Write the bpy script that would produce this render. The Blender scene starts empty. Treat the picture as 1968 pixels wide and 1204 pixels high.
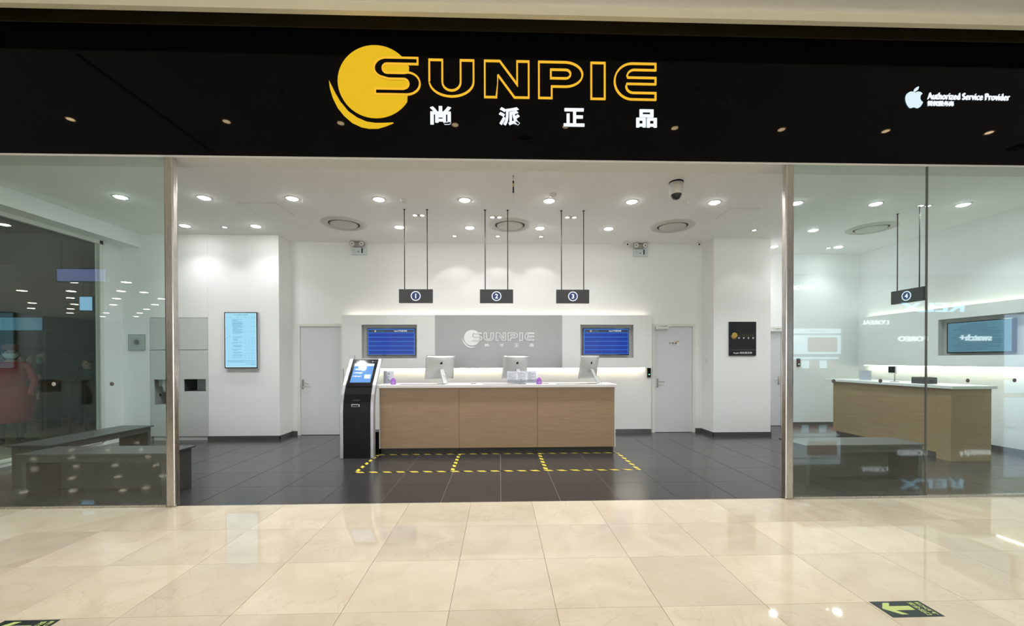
import bpy, bmesh, math, random
from mathutils import Vector, Matrix
random.seed(7)
C = bpy.context.scene.collection
S = bpy.context.scene
PI = math.pi

# ------------------------------------------------------------------ camera, world, exposure
cd = bpy.data.cameras.new('camera'); cam = bpy.data.objects.new('camera', cd); C.objects.link(cam)
cd.sensor_fit = 'HORIZONTAL'; cd.sensor_width = 36.0; cd.lens = 796.0 / 1968.0 * 36.0
cd.shift_y = (697.8 - 602.0) / 1968.0; cd.clip_start = 0.02; cd.clip_end = 200
cam.matrix_world = (Matrix.Translation((0, 0, 1.48)) @ Matrix.Rotation(-0.0299364, 4, 'Z')
                    @ Matrix.Rotation(PI / 2 - 0.0074083, 4, 'X') @ Matrix.Rotation(-0.0023249, 4, 'Z'))
S.camera = cam
w = bpy.data.worlds.new('world'); S.world = w; w.use_nodes = True
w.node_tree.nodes['Background'].inputs[0].default_value = (0.9, 0.95, 1, 1)
w.node_tree.nodes['Background'].inputs[1].default_value = 0.25
S.view_settings.view_transform = 'Standard'; S.view_settings.look = 'None'
S.view_settings.exposure = 0.0; S.view_settings.gamma = 1.0; S.view_settings.use_curve_mapping = False
S.cycles.use_denoising = True
S.cycles.max_bounces = 12; S.cycles.diffuse_bounces = 7; S.cycles.glossy_bounces = 5
S.cycles.transparent_max_bounces = 16; S.cycles.sample_clamp_indirect = 6.0
S.cycles.caustics_reflective = False; S.cycles.caustics_refractive = False
SHOP_W = 12.0     # watts of each shop downlight
MALL_W = 17.0     # watts of each mall downlight
WALL_W = 10.5     # watts of each small wall-washing spot

# ------------------------------------------------------------------ materials
MATS = {}
def nm(name):
    m = bpy.data.materials.new(name); m.use_nodes = True
    return m, m.node_tree.nodes, m.node_tree.links, m.node_tree.nodes['Principled BSDF']
def mat(name, col, rough=0.5, metal=0.0, spec=0.5, bump=0.0, bscale=60.0, var=0.0, vscale=8.0, coat=0.0):
    """plain procedural surface: colour with faint noise variation and fine relief"""
    if name in MATS: return MATS[name]
    m, N, L, b = nm(name)
    b.inputs['Base Color'].default_value = (*col, 1); b.inputs['Roughness'].default_value = rough
    b.inputs['Metallic'].default_value = metal; b.inputs['Specular IOR Level'].default_value = spec
    b.inputs['Coat Weight'].default_value = coat
    tc = N.new('ShaderNodeTexCoord')
    if var > 0:
        n = N.new('ShaderNodeTexNoise'); n.inputs['Scale'].default_value = vscale; n.inputs['Detail'].default_value = 5
        L.new(tc.outputs['Object'], n.inputs['Vector'])
        mx = N.new('ShaderNodeMix'); mx.data_type = 'RGBA'
        mx.inputs['A'].default_value = (*[c * (1 - var) for c in col], 1)
        mx.inputs['B'].default_value = (*[min(1, c * (1 + var)) for c in col], 1)
        L.new(n.outputs['Fac'], mx.inputs['Factor']); L.new(mx.outputs['Result'], b.inputs['Base Color'])
    if bump > 0:
        n2 = N.new('ShaderNodeTexNoise'); n2.inputs['Scale'].default_value = bscale
        L.new(tc.outputs['Object'], n2.inputs['Vector'])
        bp = N.new('ShaderNodeBump'); bp.inputs['Strength'].default_value = bump; bp.inputs['Distance'].default_value = 0.002
        L.new(n2.outputs['Fac'], bp.inputs['Height']); L.new(bp.outputs['Normal'], b.inputs['Normal'])
    MATS[name] = m; return m
def emit(name, col, strength, rough=0.25, spec=0.5):
    if name in MATS: return MATS[name]
    m, N, L, b = nm(name)
    b.inputs['Base Color'].default_value = (0.02, 0.02, 0.02, 1); b.inputs['Roughness'].default_value = rough; b.inputs['Specular IOR Level'].default_value = spec
    b.inputs['Emission Color'].default_value = (*col, 1); b.inputs['Emission Strength'].default_value = strength
    MATS[name] = m; return m
def glass(name, tint, refl=0.045, boost=1.0):
    m, N, L, b = nm(name); N.remove(b)
    out = N['Material Output']
    g = N.new('ShaderNodeNewGeometry'); d = N.new('ShaderNodeVectorMath'); d.operation = 'DOT_PRODUCT'
    L.new(g.outputs['Normal'], d.inputs[0]); L.new(g.outputs['Incoming'], d.inputs[1])
    a = N.new('ShaderNodeMath'); a.operation = 'ABSOLUTE'; L.new(d.outputs['Value'], a.inputs[0])
    s = N.new('ShaderNodeMath'); s.operation = 'SUBTRACT'; s.inputs[0].default_value = 1; L.new(a.outputs[0], s.inputs[1]); s.use_clamp = True
    p = N.new('ShaderNodeMath'); p.operation = 'POWER'; p.inputs[1].default_value = 5; L.new(s.outputs[0], p.inputs[0])
    q = N.new('ShaderNodeMath'); q.operation = 'MULTIPLY_ADD'; q.inputs[1].default_value = 1 - refl; q.inputs[2].default_value = refl
    L.new(p.outputs[0], q.inputs[0])
    t = N.new('ShaderNodeBsdfTransparent'); t.inputs[0].default_value = (*tint, 1)
    gl = N.new('ShaderNodeBsdfGlossy'); gl.inputs['Roughness'].default_value = 0.0; gl.inputs['Color'].default_value = (boost, boost, boost, 1)
    mx = N.new('ShaderNodeMixShader'); L.new(q.outputs[0], mx.inputs[0]); L.new(t.outputs[0], mx.inputs[1]); L.new(gl.outputs[0], mx.inputs[2])
    L.new(mx.outputs[0], out.inputs['Surface']); MATS[name] = m; return m
def marble(name, per_tile=True, grid=False):
    m, N, L, b = nm(name)
    oi = N.new('ShaderNodeObjectInfo'); g = N.new('ShaderNodeNewGeometry')
    ad = N.new('ShaderNodeVectorMath'); ad.operation = 'MULTIPLY_ADD'
    cmb = N.new('ShaderNodeCombineXYZ')
    for i in range(3): L.new(oi.outputs['Random'], cmb.inputs[i])
    L.new(cmb.outputs[0], ad.inputs[0]); ad.inputs[1].default_value = (37, 53, 19); L.new(g.outputs['Position'], ad.inputs[2])
    n = N.new('ShaderNodeTexNoise'); n.inputs['Scale'].default_value = 2.2; n.inputs['Detail'].default_value = 7; n.inputs['Distortion'].default_value = 1.2
    L.new(ad.outputs[0], n.inputs['Vector'])
    r = N.new('ShaderNodeValToRGB'); e = r.color_ramp.elements
    e[0].position = 0.3; e[0].color = (0.63, 0.545, 0.415, 1); e[1].position = 0.65; e[1].color = (0.71, 0.635, 0.50, 1)
    L.new(n.outputs['Fac'], r.inputs['Fac'])
    # thin veins
    n2 = N.new('ShaderNodeTexNoise'); n2.inputs['Scale'].default_value = 1.3; n2.inputs['Detail'].default_value = 9; n2.inputs['Distortion'].default_value = 2.0
    L.new(ad.outputs[0], n2.inputs['Vector'])
    sb = N.new('ShaderNodeMath'); sb.operation = 'SUBTRACT'; sb.inputs[1].default_value = 0.5; L.new(n2.outputs['Fac'], sb.inputs[0])
    ab = N.new('ShaderNodeMath'); ab.operation = 'ABSOLUTE'; L.new(sb.outputs[0], ab.inputs[0])
    vr = N.new('ShaderNodeMapRange'); vr.inputs['From Min'].default_value = 0.0; vr.inputs['From Max'].default_value = 0.008
    vr.inputs['To Min'].default_value = 0.22; vr.inputs['To Max'].default_value = 0.0; L.new(ab.outputs[0], vr.inputs['Value'])
    mx = N.new('ShaderNodeMix'); mx.data_type = 'RGBA'; mx.inputs['B'].default_value = (0.42, 0.28, 0.17, 1)
    L.new(vr.outputs[0], mx.inputs['Factor']); L.new(r.outputs[0], mx.inputs['A'])
    # per tile tone
    tr = N.new('ShaderNodeMapRange'); tr.inputs['To Min'].default_value = 0.87; tr.inputs['To Max'].default_value = 1.03
    L.new(oi.outputs['Random'], tr.inputs['Value'])
    ml = N.new('ShaderNodeVectorMath'); ml.operation = 'SCALE'; L.new(mx.outputs['Result'], ml.inputs[0]); L.new(tr.outputs[0], ml.inputs['Scale'])
    col = ml.outputs[0]
    if grid:
        bk = N.new('ShaderNodeTexBrick'); bk.offset = 0; bk.inputs['Scale'].default_value = 1; bk.inputs['Brick Width'].default_value = 0.62
        bk.inputs['Row Height'].default_value = 0.62; bk.inputs['Mortar Size'].default_value = 0.002
        bk.inputs['Color1'].default_value = (1, 1, 1, 1); bk.inputs['Color2'].default_value = (.95, .95, .95, 1); bk.inputs['Mortar'].default_value = (.4, .35, .3, 1)
        L.new(g.outputs['Position'], bk.inputs['Vector'])
        mm = N.new('ShaderNodeVectorMath'); mm.operation = 'MULTIPLY'; L.new(col, mm.inputs[0]); L.new(bk.outputs['Color'], mm.inputs[1]); col = mm.outputs[0]
    L.new(col, b.inputs['Base Color'])
    b.inputs['Roughness'].default_value = 0.035; b.inputs['Specular IOR Level'].default_value = 0.6
    MATS[name] = m; return m
def darktile():
    m, N, L, b = nm('dark_tile')
    oi = N.new('ShaderNodeObjectInfo'); g = N.new('ShaderNodeNewGeometry')
    mp = N.new('ShaderNodeMapping'); mp.inputs['Scale'].default_value = (2, 14, 2); L.new(g.outputs['Position'], mp.inputs['Vector'])
    n = N.new('ShaderNodeTexNoise'); n.inputs['Scale'].default_value = 2.0; n.inputs['Detail'].default_value = 6; L.new(mp.outputs[0], n.inputs['Vector'])
    r = N.new('ShaderNodeValToRGB'); e = r.color_ramp.elements
    e[0].position = 0.3; e[0].color = (0.033, 0.032, 0.032, 1); e[1].position = 0.75; e[1].color = (0.052, 0.050, 0.050, 1)
    L.new(n.outputs['Fac'], r.inputs['Fac'])
    tr = N.new('ShaderNodeMapRange'); tr.inputs['To Min'].default_value = 0.92; tr.inputs['To Max'].default_value = 1.08; L.new(oi.outputs['Random'], tr.inputs['Value'])
    ml = N.new('ShaderNodeVectorMath'); ml.operation = 'SCALE'; L.new(r.outputs[0], ml.inputs[0]); L.new(tr.outputs[0], ml.inputs['Scale'])
    L.new(ml.outputs[0], b.inputs['Base Color']); b.inputs['Roughness'].default_value = 0.22; b.inputs['Specular IOR Level'].default_value = 0.36
    return m
def wood():
    m, N, L, b = nm('oak_laminate')
    tc = N.new('ShaderNodeTexCoord'); oi = N.new('ShaderNodeObjectInfo')
    mp = N.new('ShaderNodeMapping'); mp.inputs['Scale'].default_value = (0.9, 0.9, 26); L.new(tc.outputs['Object'], mp.inputs['Vector'])
    ad = N.new('ShaderNodeVectorMath'); ad.operation = 'ADD'; L.new(mp.outputs[0], ad.inputs[0]); L.new(oi.outputs['Random'], ad.inputs[1])
    n = N.new('ShaderNodeTexNoise'); n.inputs['Scale'].default_value = 2.4; n.inputs['Detail'].default_value = 8; n.inputs['Roughness'].default_value = 0.65
    L.new(ad.outputs[0], n.inputs['Vector'])
    r = N.new('ShaderNodeValToRGB'); e = r.color_ramp.elements
    e[0].position = 0.28; e[0].color = (0.345, 0.23, 0.133, 1); e[1].position = 0.72; e[1].color = (0.445, 0.31, 0.185, 1)
    L.new(n.outputs['Fac'], r.inputs['Fac']); L.new(r.outputs[0], b.inputs['Base Color']); b.inputs['Roughness'].default_value = 0.42
    return m
def brushed(name, col, rough, axis_scale):
    m, N, L, b = nm(name)
    tc = N.new('ShaderNodeTexCoord'); mp = N.new('ShaderNodeMapping'); mp.inputs['Scale'].default_value = axis_scale
    L.new(tc.outputs['Object'], mp.inputs['Vector'])
    n = N.new('ShaderNodeTexNoise'); n.inputs['Scale'].default_value = 6; n.inputs['Detail'].default_value = 3; L.new(mp.outputs[0], n.inputs['Vector'])
    mr = N.new('ShaderNodeMapRange'); mr.inputs['To Min'].default_value = rough * 0.75; mr.inputs['To Max'].default_value = rough * 1.3
    L.new(n.outputs['Fac'], mr.inputs['Value']); L.new(mr.outputs[0], b.inputs['Roughness'])
    b.inputs['Base Color'].default_value = (*col, 1); b.inputs['Metallic'].default_value = 1
    MATS[name] = m; return m
def hazard():
    m, N, L, b = nm('hazard_tape')
    tc = N.new('ShaderNodeTexCoord'); sp = N.new('ShaderNodeSeparateXYZ'); L.new(tc.outputs['Object'], sp.inputs[0])
    a = N.new('ShaderNodeMath'); a.operation = 'ADD'; L.new(sp.outputs[0], a.inputs[0]); L.new(sp.outputs[1], a.inputs[1])
    d = N.new('ShaderNodeMath'); d.operation = 'DIVIDE'; d.inputs[1].default_value = 0.178; L.new(a.outputs[0], d.inputs[0])
    f = N.new('ShaderNodeMath'); f.operation = 'FRACT'; L.new(d.outputs[0], f.inputs[0])
    g = N.new('ShaderNodeMath'); g.operation = 'GREATER_THAN'; g.inputs[1].default_value = 0.45; L.new(f.outputs[0], g.inputs[0])
    mx = N.new('ShaderNodeMix'); mx.data_type = 'RGBA'; mx.inputs['A'].default_value = (0.012, 0.011, 0.01, 1); mx.inputs['B'].default_value = (0.72, 0.58, 0.07, 1)
    L.new(g.outputs[0], mx.inputs['Factor']); L.new(mx.outputs['Result'], b.inputs['Base Color']); b.inputs['Roughness'].default_value = 0.4
    return m

WALL = mat('white_wall_paint', (0.86, 0.865, 0.865), 0.6, bump=0.15, bscale=180, var=0.01)
CEIL = mat('ceiling_paint', (0.93, 0.925, 0.91), 0.75, var=0.01)
MCEIL = mat('mall_ceiling_paint', (0.86, 0.85, 0.83), 0.8, var=0.015)
CREAM = mat('cream_cove_paint', (0.85, 0.80, 0.60), 0.6, var=0.03)
OLIVE = mat('dark_bronze_header', (0.045, 0.04, 0.022), 0.35, var=0.3, vscale=3)
FASCIA = mat('black_fascia_acrylic', (0.003, 0.003, 0.0035), 0.03, spec=0.09, var=0.1)
MARBLE = marble('beige_marble_tile'); MARBLE2 = marble('beige_marble_far', grid=True)
DTILE = darktile(); WOOD = wood(); HAZ = hazard()
GROUT = mat('pale_grout', (0.22, 0.21, 0.2), 0.8, var=0.1)
MGROUT = mat('marble_joint', (0.17, 0.12, 0.08), 0.7, var=0.1)
STEEL = brushed('brushed_steel', (0.62, 0.59, 0.55), 0.27, (40, 40, 0.6))
CHROME = mat('satin_nickel', (0.55, 0.53, 0.5), 0.25, 1.0, var=0.03)
GLASS = glass('shopfront_glass', (0.928, 1.0, 0.99), 0.055)
SGLASS = glass('side_window_glass', (0.86, 0.92, 0.89), 0.05)
ACRYL = glass('clear_acrylic', (0.95, 0.96, 0.98), 0.04)
DOORM = mat('door_laminate', (0.66, 0.67, 0.69), 0.45, var=0.015)
FRAME = mat('door_frame_paint', (0.74, 0.74, 0.69), 0.45, var=0.015)
SKIRT = mat('grey_metal_skirting', (0.16, 0.155, 0.15), 0.35, 0.6, var=0.1)
CAB = mat('pale_grey_cabinet', (0.60, 0.62, 0.61), 0.4, var=0.01)
GAP = mat('dark_gap', (0.05, 0.05, 0.05), 0.8, var=0.1)
WHITE = mat('white_solid_surface', (0.84, 0.84, 0.84), 0.28, var=0.01)
PLASW = mat('white_plastic', (0.78, 0.78, 0.76), 0.35, var=0.01)
PLASG = mat('grey_plastic', (0.42, 0.42, 0.40), 0.4, var=0.04)
DIFF = mat('diffuser_grille_paint', (0.60, 0.60, 0.55), 0.5, var=0.03)
GREYP = mat('grey_feature_laminate', (0.40, 0.40, 0.40), 0.38, 0.25, var=0.02)
RECESS = mat('grey_recess_lining', (0.56, 0.56, 0.55), 0.5, 0.0, var=0.05)
WPANEL = mat('white_panel_lacquer', (0.77, 0.78, 0.77), 0.4, var=0.01)
BLACK = mat('black_plastic', (0.007, 0.007, 0.008), 0.35, spec=0.2, var=0.1)
BLACKG = mat('gloss_black', (0.006, 0.006, 0.007), 0.08, var=0.1)
ALU = mat('anodised_aluminium', (0.60, 0.61, 0.61), 0.45, 0.35, var=0.02)
RAIL = mat('silver_rail', (0.55, 0.56, 0.60), 0.35, 0.55, var=0.03)
SIGNG = mat('charcoal_sign_metal', (0.052, 0.052, 0.052), 0.42, 0.3, var=0.05)
BENCH = mat('charcoal_bench_laminate', (0.060, 0.062, 0.060), 0.38, spec=0.4, var=0.12, vscale=20)
PURPLE = mat('purple_gel', (0.36, 0.13, 0.55), 0.12, var=0.05)
PAPER = mat('printed_paper', (0.72, 0.73, 0.78), 0.7, var=0.02)
INK = mat('grey_ink', (0.17, 0.17, 0.2), 0.7, var=0.1)
DKINK = mat('black_ink', (0.03, 0.03, 0.035), 0.6, var=0.1)
CAMDOME = mat('smoked_dome', (0.02, 0.02, 0.022), 0.04, var=0.05)
GREEN = mat('dark_green_film', (0.0, 0.06, 0.045), 0.35, var=0.1)
STICK = mat('dark_sticker_vinyl', (0.012, 0.020, 0.020), 0.35, var=0.2)
LUMI = mat('luminous_green_print', (0.50, 0.60, 0.20), 0.45, var=0.03)
GOLD = mat('gold_leaf_print', (0.55, 0.38, 0.09), 0.35, 0.3, var=0.08)
DGOLD = mat('dull_gold_print', (0.10, 0.08, 0.05), 0.4, 0.3, var=0.1)
LOGOW = mat('white_logo_acrylic', (0.86, 0.87, 0.87), 0.35, var=0.01)
E_YEL = emit('sign_yellow_light', (0.80, 0.49, 0.010), 1.0, spec=0.0)
E_OUT = emit('sign_outline_yellow', (1.0, 0.54, 0.03), 0.95, spec=0.0)
E_WHT = emit('sign_white_light', (0.86, 0.94, 1.0), 1.1)
E_APL = emit('sign_pale_blue_light', (0.72, 0.88, 0.96), 1.0)
E_LAMP = emit('lamp_diffuser_light', (1.0, 0.985, 0.96), 75.0)
E_SPOT = emit('spot_lens_light', (1.0, 0.96, 0.9), 9.0)
E_WARM = emit('warm_lamp_light', (1.0, 0.72, 0.42), 40.0)
E_FAR = emit('far_mall_lamp_light', (1.0, 0.88, 0.70), 60.0)
E_COVE = emit('warm_led_strip', (1.0, 0.90, 0.68), 6.0)
E_COV2 = emit('warm_led_strip_low', (1.0, 0.90, 0.68), 48.0)
E_BLUE = emit('screen_deep_blue', (0.002, 0.035, 0.31), 1.0, rough=0.12, spec=0.12)
E_LBLU = emit('screen_line_blue', (0.035, 0.19, 0.72), 1.0, rough=0.12, spec=0.12)
E_NAVY = emit('screen_navy', (0.005, 0.02, 0.07), 1.0)
E_SW = emit('screen_white', (0.75, 0.82, 0.88), 1.0)
E_MENU = emit('menu_pale_blue', (0.36, 0.70, 0.90), 1.0, rough=0.12, spec=0.12)
E_MTXT = emit('menu_text_blue', (0.12, 0.36, 0.52), 1.0)
E_MLIN = emit('menu_line_blue', (0.27, 0.60, 0.82), 1.0)
E_MW = emit('menu_white', (0.75, 0.95, 1.0), 1.0)
E_KIO = emit('kiosk_screen_blue', (0.15, 0.38, 0.84), 1.0, rough=0.03, spec=0.3)
E_KIL = emit('kiosk_screen_light', (0.34, 0.52, 0.92), 1.0)
E_KIB = emit('kiosk_button_blue', (0.02, 0.10, 0.52), 1.0)
E_KIG = emit('kiosk_grey', (0.19, 0.27, 0.46), 1.0)
E_NUMB = emit('number_disc_navy', (0.012, 0.03, 0.13), 1.0)
E_TV3 = emit('side_screen_teal', (0.09, 0.22, 0.30), 1.0)
E_TV3T = emit('side_screen_text', (0.05, 0.12, 0.17), 1.0)
E_NEON = emit('shop_sign_white', (0.9, 0.96, 1.0), 5.0)
E_RELX = emit('shop_sign_blue_white', (0.35, 0.70, 1.0), 5.0)
E_BOX = emit('lightbox_blue', (0.10, 0.28, 0.62), 2.2)
E_PURP = emit('screen_lilac', (0.22, 0.24, 0.55), 3.0)
E_FILL = emit('fill_panel_light', (0.95, 0.98, 1.0), 3.7)  # glow of the added, unseen fill panels behind the viewer
E_VIT = emit('vitrine_light', (0.65, 0.85, 0.95), 3.2)
E_ROSE = emit('vitrine_rose', (0.5, 0.22, 0.17), 1.6)
E_LED = emit('tiny_green_led', (0.3, 1.0, 0.7), 2.0)

# ------------------------------------------------------------------ geometry helpers
def tag(o, label=None, cat=None, group=None, kind=None):
    if label: o['label'] = label
    if cat: o['category'] = cat
    if group: o['group'] = group
    if kind: o['kind'] = kind
    return o
def empty(name, loc=(0, 0, 0), label=None, cat=None, group=None, kind=None):
    o = bpy.data.objects.new(name, None); o.empty_display_size = 0.1; C.objects.link(o); o.location = loc
    return tag(o, label, cat, group, kind)
FM = {'front': lambda x, y, z: (x, -z, y), 'back': lambda x, y, z: (-x, z, y), 'left': lambda x, y, z: (-z, -x, y),
      'right': lambda x, y, z: (z, x, y), 'floor': lambda x, y, z: (x, y, z)}
class MB:
    def __init__(s): s.v = []; s.f = []; s.m = []; s.sm = []
    def add(s, vs, fs, mi=0, smooth=False):
        k = len(s.v); s.v += [tuple(p) for p in vs]; s.f += [[i + k for i in f] for f in fs]; s.m += [mi] * len(fs); s.sm += [smooth] * len(fs); return s
    def box(s, x0, y0, z0, x1, y1, z1, mi=0, ch=0.0):
        if ch > 0:
            c = min(ch, (x1 - x0) / 2.01, (y1 - y0) / 2.01, (z1 - z0) / 2.01)
            bm = bmesh.new(); bmesh.ops.create_cube(bm, size=1)
            for q in bm.verts: q.co = Vector((x0 + (q.co.x + .5) * (x1 - x0), y0 + (q.co.y + .5) * (y1 - y0), z0 + (q.co.z + .5) * (z1 - z0)))
            bmesh.ops.bevel(bm, geom=bm.edges[:], offset=c, segments=2, affect='EDGES', profile=0.6)
            bm.verts.index_update(); s.add([q.co[:] for q in bm.verts], [[q.index for q in f.verts] for f in bm.faces], mi); bm.free(); return s
        v = [(x0, y0, z0), (x1, y0, z0), (x1, y1, z0), (x0, y1, z0), (x0, y0, z1), (x1, y0, z1), (x1, y1, z1), (x0, y1, z1)]
        return s.add(v, [(0, 3, 2, 1), (4, 5, 6, 7), (0, 1, 5, 4), (1, 2, 6, 5), (2, 3, 7, 6), (3, 0, 4, 7)], mi)
    def lathe(s, prof, c=(0, 0, 0), n=32, mi=0, axis='z', smooth=True):
        vs = []; fs = []; P = len(prof)
        for i in range(n):
            a = 2 * PI * i / n
            for r, h in prof:
                p = (r * math.cos(a), r * math.sin(a), h)
                if axis == 'y': p = (p[0], p[2], p[1])
                if axis == 'x': p = (p[2], p[0], p[1])
                vs.append((p[0] + c[0], p[1] + c[1], p[2] + c[2]))
        for i in range(n):
            j = (i + 1) % n
            for k in range(P - 1):
                fs.append((i * P + k, j * P + k, j * P + k + 1, i * P + k + 1))
        return s.add(vs, fs, mi, smooth)
    def tube(s, pts, r, n=8, mi=0):
        pts = [Vector(p) for p in pts]; vs = []; fs = []; rr = r if isinstance(r, (list, tuple)) else [r] * len(pts)
        for i, p in enumerate(pts):
            d = (pts[min(i + 1, len(pts) - 1)] - pts[max(i - 1, 0)]).normalized()
            up = Vector((0, 0, 1)) if abs(d.z) < 0.95 else Vector((0, 1, 0))
            a = d.cross(up).normalized(); b = d.cross(a).normalized()
            for k in range(n):
                t = 2 * PI * k / n; vs.append(p + (a * math.cos(t) + b * math.sin(t)) * rr[i])
        for i in range(len(pts) - 1):
            for k in range(n): fs.append((i * n + k, i * n + (k + 1) % n, (i + 1) * n + (k + 1) % n, (i + 1) * n + k))
        fs.append(tuple(range(n))[::-1]); fs.append(tuple((len(pts) - 1) * n + k for k in range(n)))
        return s.add(vs, fs, mi, True)
    def prism(s, poly, depth, mode='front', off=(0, 0, 0), mi=0):
        """2-D outline with real thickness; 'front' faces the street side (-Y)"""
        f = FM[mode]; n = len(poly); vs = []
        for z in (depth, 0.0):
            for x, y in poly:
                p = f(x, y, z); vs.append((p[0] + off[0], p[1] + off[1], p[2] + off[2]))
        fs = [list(range(n)), list(range(2 * n - 1, n - 1, -1))] + [[i, i + n, (i + 1) % n + n, (i + 1) % n] for i in range(n)]
        return s.add(vs, fs, mi)
    def ring(s, poly, wd, depth, mode='front', off=(0, 0, 0), mi=0):
        """outline band: the loop and its inward offset joined, with thickness"""
        inn = inset(poly, wd); n = len(poly); f = FM[mode]; vs = []
        for z in (depth, 0.0):
            for L_ in (poly, inn):
                for x, y in L_:
                    p = f(x, y, z); vs.append((p[0] + off[0], p[1] + off[1], p[2] + off[2]))
        fs = []
        for i in range(n):
            j = (i + 1) % n
            fs += [(i, j, n + j, n + i), (2 * n + i, 3 * n + i, 3 * n + j, 2 * n + j), (i, 2 * n + i, 2 * n + j, j), (n + i, n + j, 3 * n + j, 3 * n + i)]
        return s.add(vs, fs, mi)
    def mesh(s, me, mi=0): return s.add([v.co[:] for v in me.vertices], [list(p.vertices) for p in me.polygons], mi)
    def build(s, name, mats, parent=None, origin=None, bevel=0.0):
        if not isinstance(mats, (list, tuple)): mats = [mats]
        if origin is None:
            if parent is not None:
                origin = wl(parent)
            else:
                xs = [v[0] for v in s.v]; ys = [v[1] for v in s.v]; zs = [v[2] for v in s.v]
                origin = ((min(xs) + max(xs)) / 2, (min(ys) + max(ys)) / 2, min(zs))
        me = bpy.data.meshes.new(name)
        me.from_pydata([(v[0] - origin[0], v[1] - origin[1], v[2] - origin[2]) for v in s.v], [], s.f)
        for m in mats: me.materials.append(m)
        for p, i, q in zip(me.polygons, s.m, s.sm): p.material_index = i; p.use_smooth = q
        bm = bmesh.new(); bm.from_mesh(me); bmesh.ops.recalc_face_normals(bm, faces=bm.faces[:]); bm.to_mesh(me); bm.free()
        o = bpy.data.objects.new(name, me); C.objects.link(o)
        if parent is not None: o.parent = parent
        else: o.location = origin
        if bevel > 0:
            b = o.modifiers.new('bevel', 'BEVEL'); b.width = bevel; b.segments = 2; b.limit_method = 'ANGLE'
        return o
def wl(o):
    p = Vector((0, 0, 0))
    while o is not None: p = p + o.location; o = o.parent
    return p
def inset(poly, d):
    n = len(poly); A = sum(poly[i][0] * poly[(i + 1) % n][1] - poly[(i + 1) % n][0] * poly[i][1] for i in range(n))
    sg = 1 if A > 0 else -1; out = []
    for i in range(n):
        a, b, c = Vector(poly[i - 1]), Vector(poly[i]), Vector(poly[(i + 1) % n])
        e1 = (b - a).normalized(); e2 = (c - b).normalized()
        n1 = Vector((-e1.y, e1.x)) * sg; n2 = Vector((-e2.y, e2.x)) * sg
        m = n1 + n2; k = m.dot(n1)
        out.append(tuple(b + (m * (d / k) if abs(k) > 0.2 else n1 * d)))
    return out
def copy_tree(o, parent=None):
    c = o.copy(); C.objects.link(c); c.parent = parent
    for ch in list(o.children): copy_tree(ch, c)
    return c
def text_me(s, off=0.0, ext=0.01, res=4):
    """flat lettering as a mesh, centred, scaled to height 1 of its own box afterwards by the caller"""
    cu = bpy.data.curves.new('t', 'FONT'); cu.body = s; cu.size = 1; cu.extrude = ext; cu.offset = off; cu.resolution_u = res
    o = bpy.data.objects.new('t', cu); C.objects.link(o); dg = bpy.context.evaluated_depsgraph_get()
    me = bpy.data.meshes.new_from_object(o.evaluated_get(dg)); bpy.data.objects.remove(o)
    return me
def text_into(mb, s, x0, x1, y0, y1, depth=0.002, mode='front', at=(0, 0, 0), mi=0, off=0.0, keep=False):
    """lettering fitted into the rectangle x0..x1, y0..y1 of its own plane"""
    me = text_me(s, off); V = [v.co.copy() for v in me.vertices]
    if not V: return mb
    a, b = min(v.x for v in V), max(v.x for v in V); c, d = min(v.y for v in V), max(v.y for v in V); e = min(v.z for v in V); g = max(v.z for v in V)
    sx = (x1 - x0) / (b - a); sy = (y1 - y0) / (d - c)
    if keep:
        sx = sy = min(sx, sy); cx = (x0 + x1) / 2; x0 = cx - (b - a) * sx / 2
    f = FM[mode]; vs = []
    for v in V:
        p = f(x0 + (v.x - a) * sx, y0 + (v.y - c) * sy, (v.z - e) / (g - e) * depth)
        vs.append((p[0] + at[0], p[1] + at[1], p[2] + at[2]))
    mb.add(vs, [list(p.vertices) for p in me.polygons], mi); bpy.data.meshes.remove(me); return mb
def arc(cx, cy, rx, ry, a0, a1, n=10):
    return [(cx + rx * math.cos(math.radians(a0 + (a1 - a0) * i / n)), cy + ry * math.sin(math.radians(a0 + (a1 - a0) * i / n))) for i in range(n + 1)]
def disc(cx, cy, r, n=40): return arc(cx, cy, r, r, 0, 360 - 360 / n, n - 1)
ORD = ['first', 'second', 'third', 'fourth', 'fifth', 'sixth', 'seventh', 'eighth', 'ninth', 'tenth', 'eleventh', 'twelfth']
def lamp(name, kind, loc, energy, size, color, parent=None, spread=None, rot=(0, 0, 0), cone=None, blend=0.5):
    l = bpy.data.lights.new(name, kind); l.energy = energy; l.color = color
    if kind == 'AREA':
        l.shape = 'DISK'; l.size = size
        if spread: l.spread = spread
    else: l.shadow_soft_size = size
    if kind == 'SPOT': l.spot_size = cone; l.spot_blend = blend
    o = bpy.data.objects.new(name, l); C.objects.link(o); o.rotation_euler = rot
    if parent is not None: o.parent = parent; o.location = Vector(loc) - wl(parent)
    else: o.location = loc
    return o
def struct(mb, name, m, **k): return tag(mb.build(name, m, **k), kind='structure')

# ================================================================== ROOM SHELL
FY = 4.30                      # line where marble meets the dark shop tiles
FACE = 4.28                    # shopfront plane
CZ = 3.81                      # shop ceiling
MZ = 4.86                      # mall ceiling
XL, XR = -6.93, 8.0            # shop side walls
YB, YC, YR = 8.30, 7.84, 9.0   # back wall, column fronts, back wall of the right bay

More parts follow.
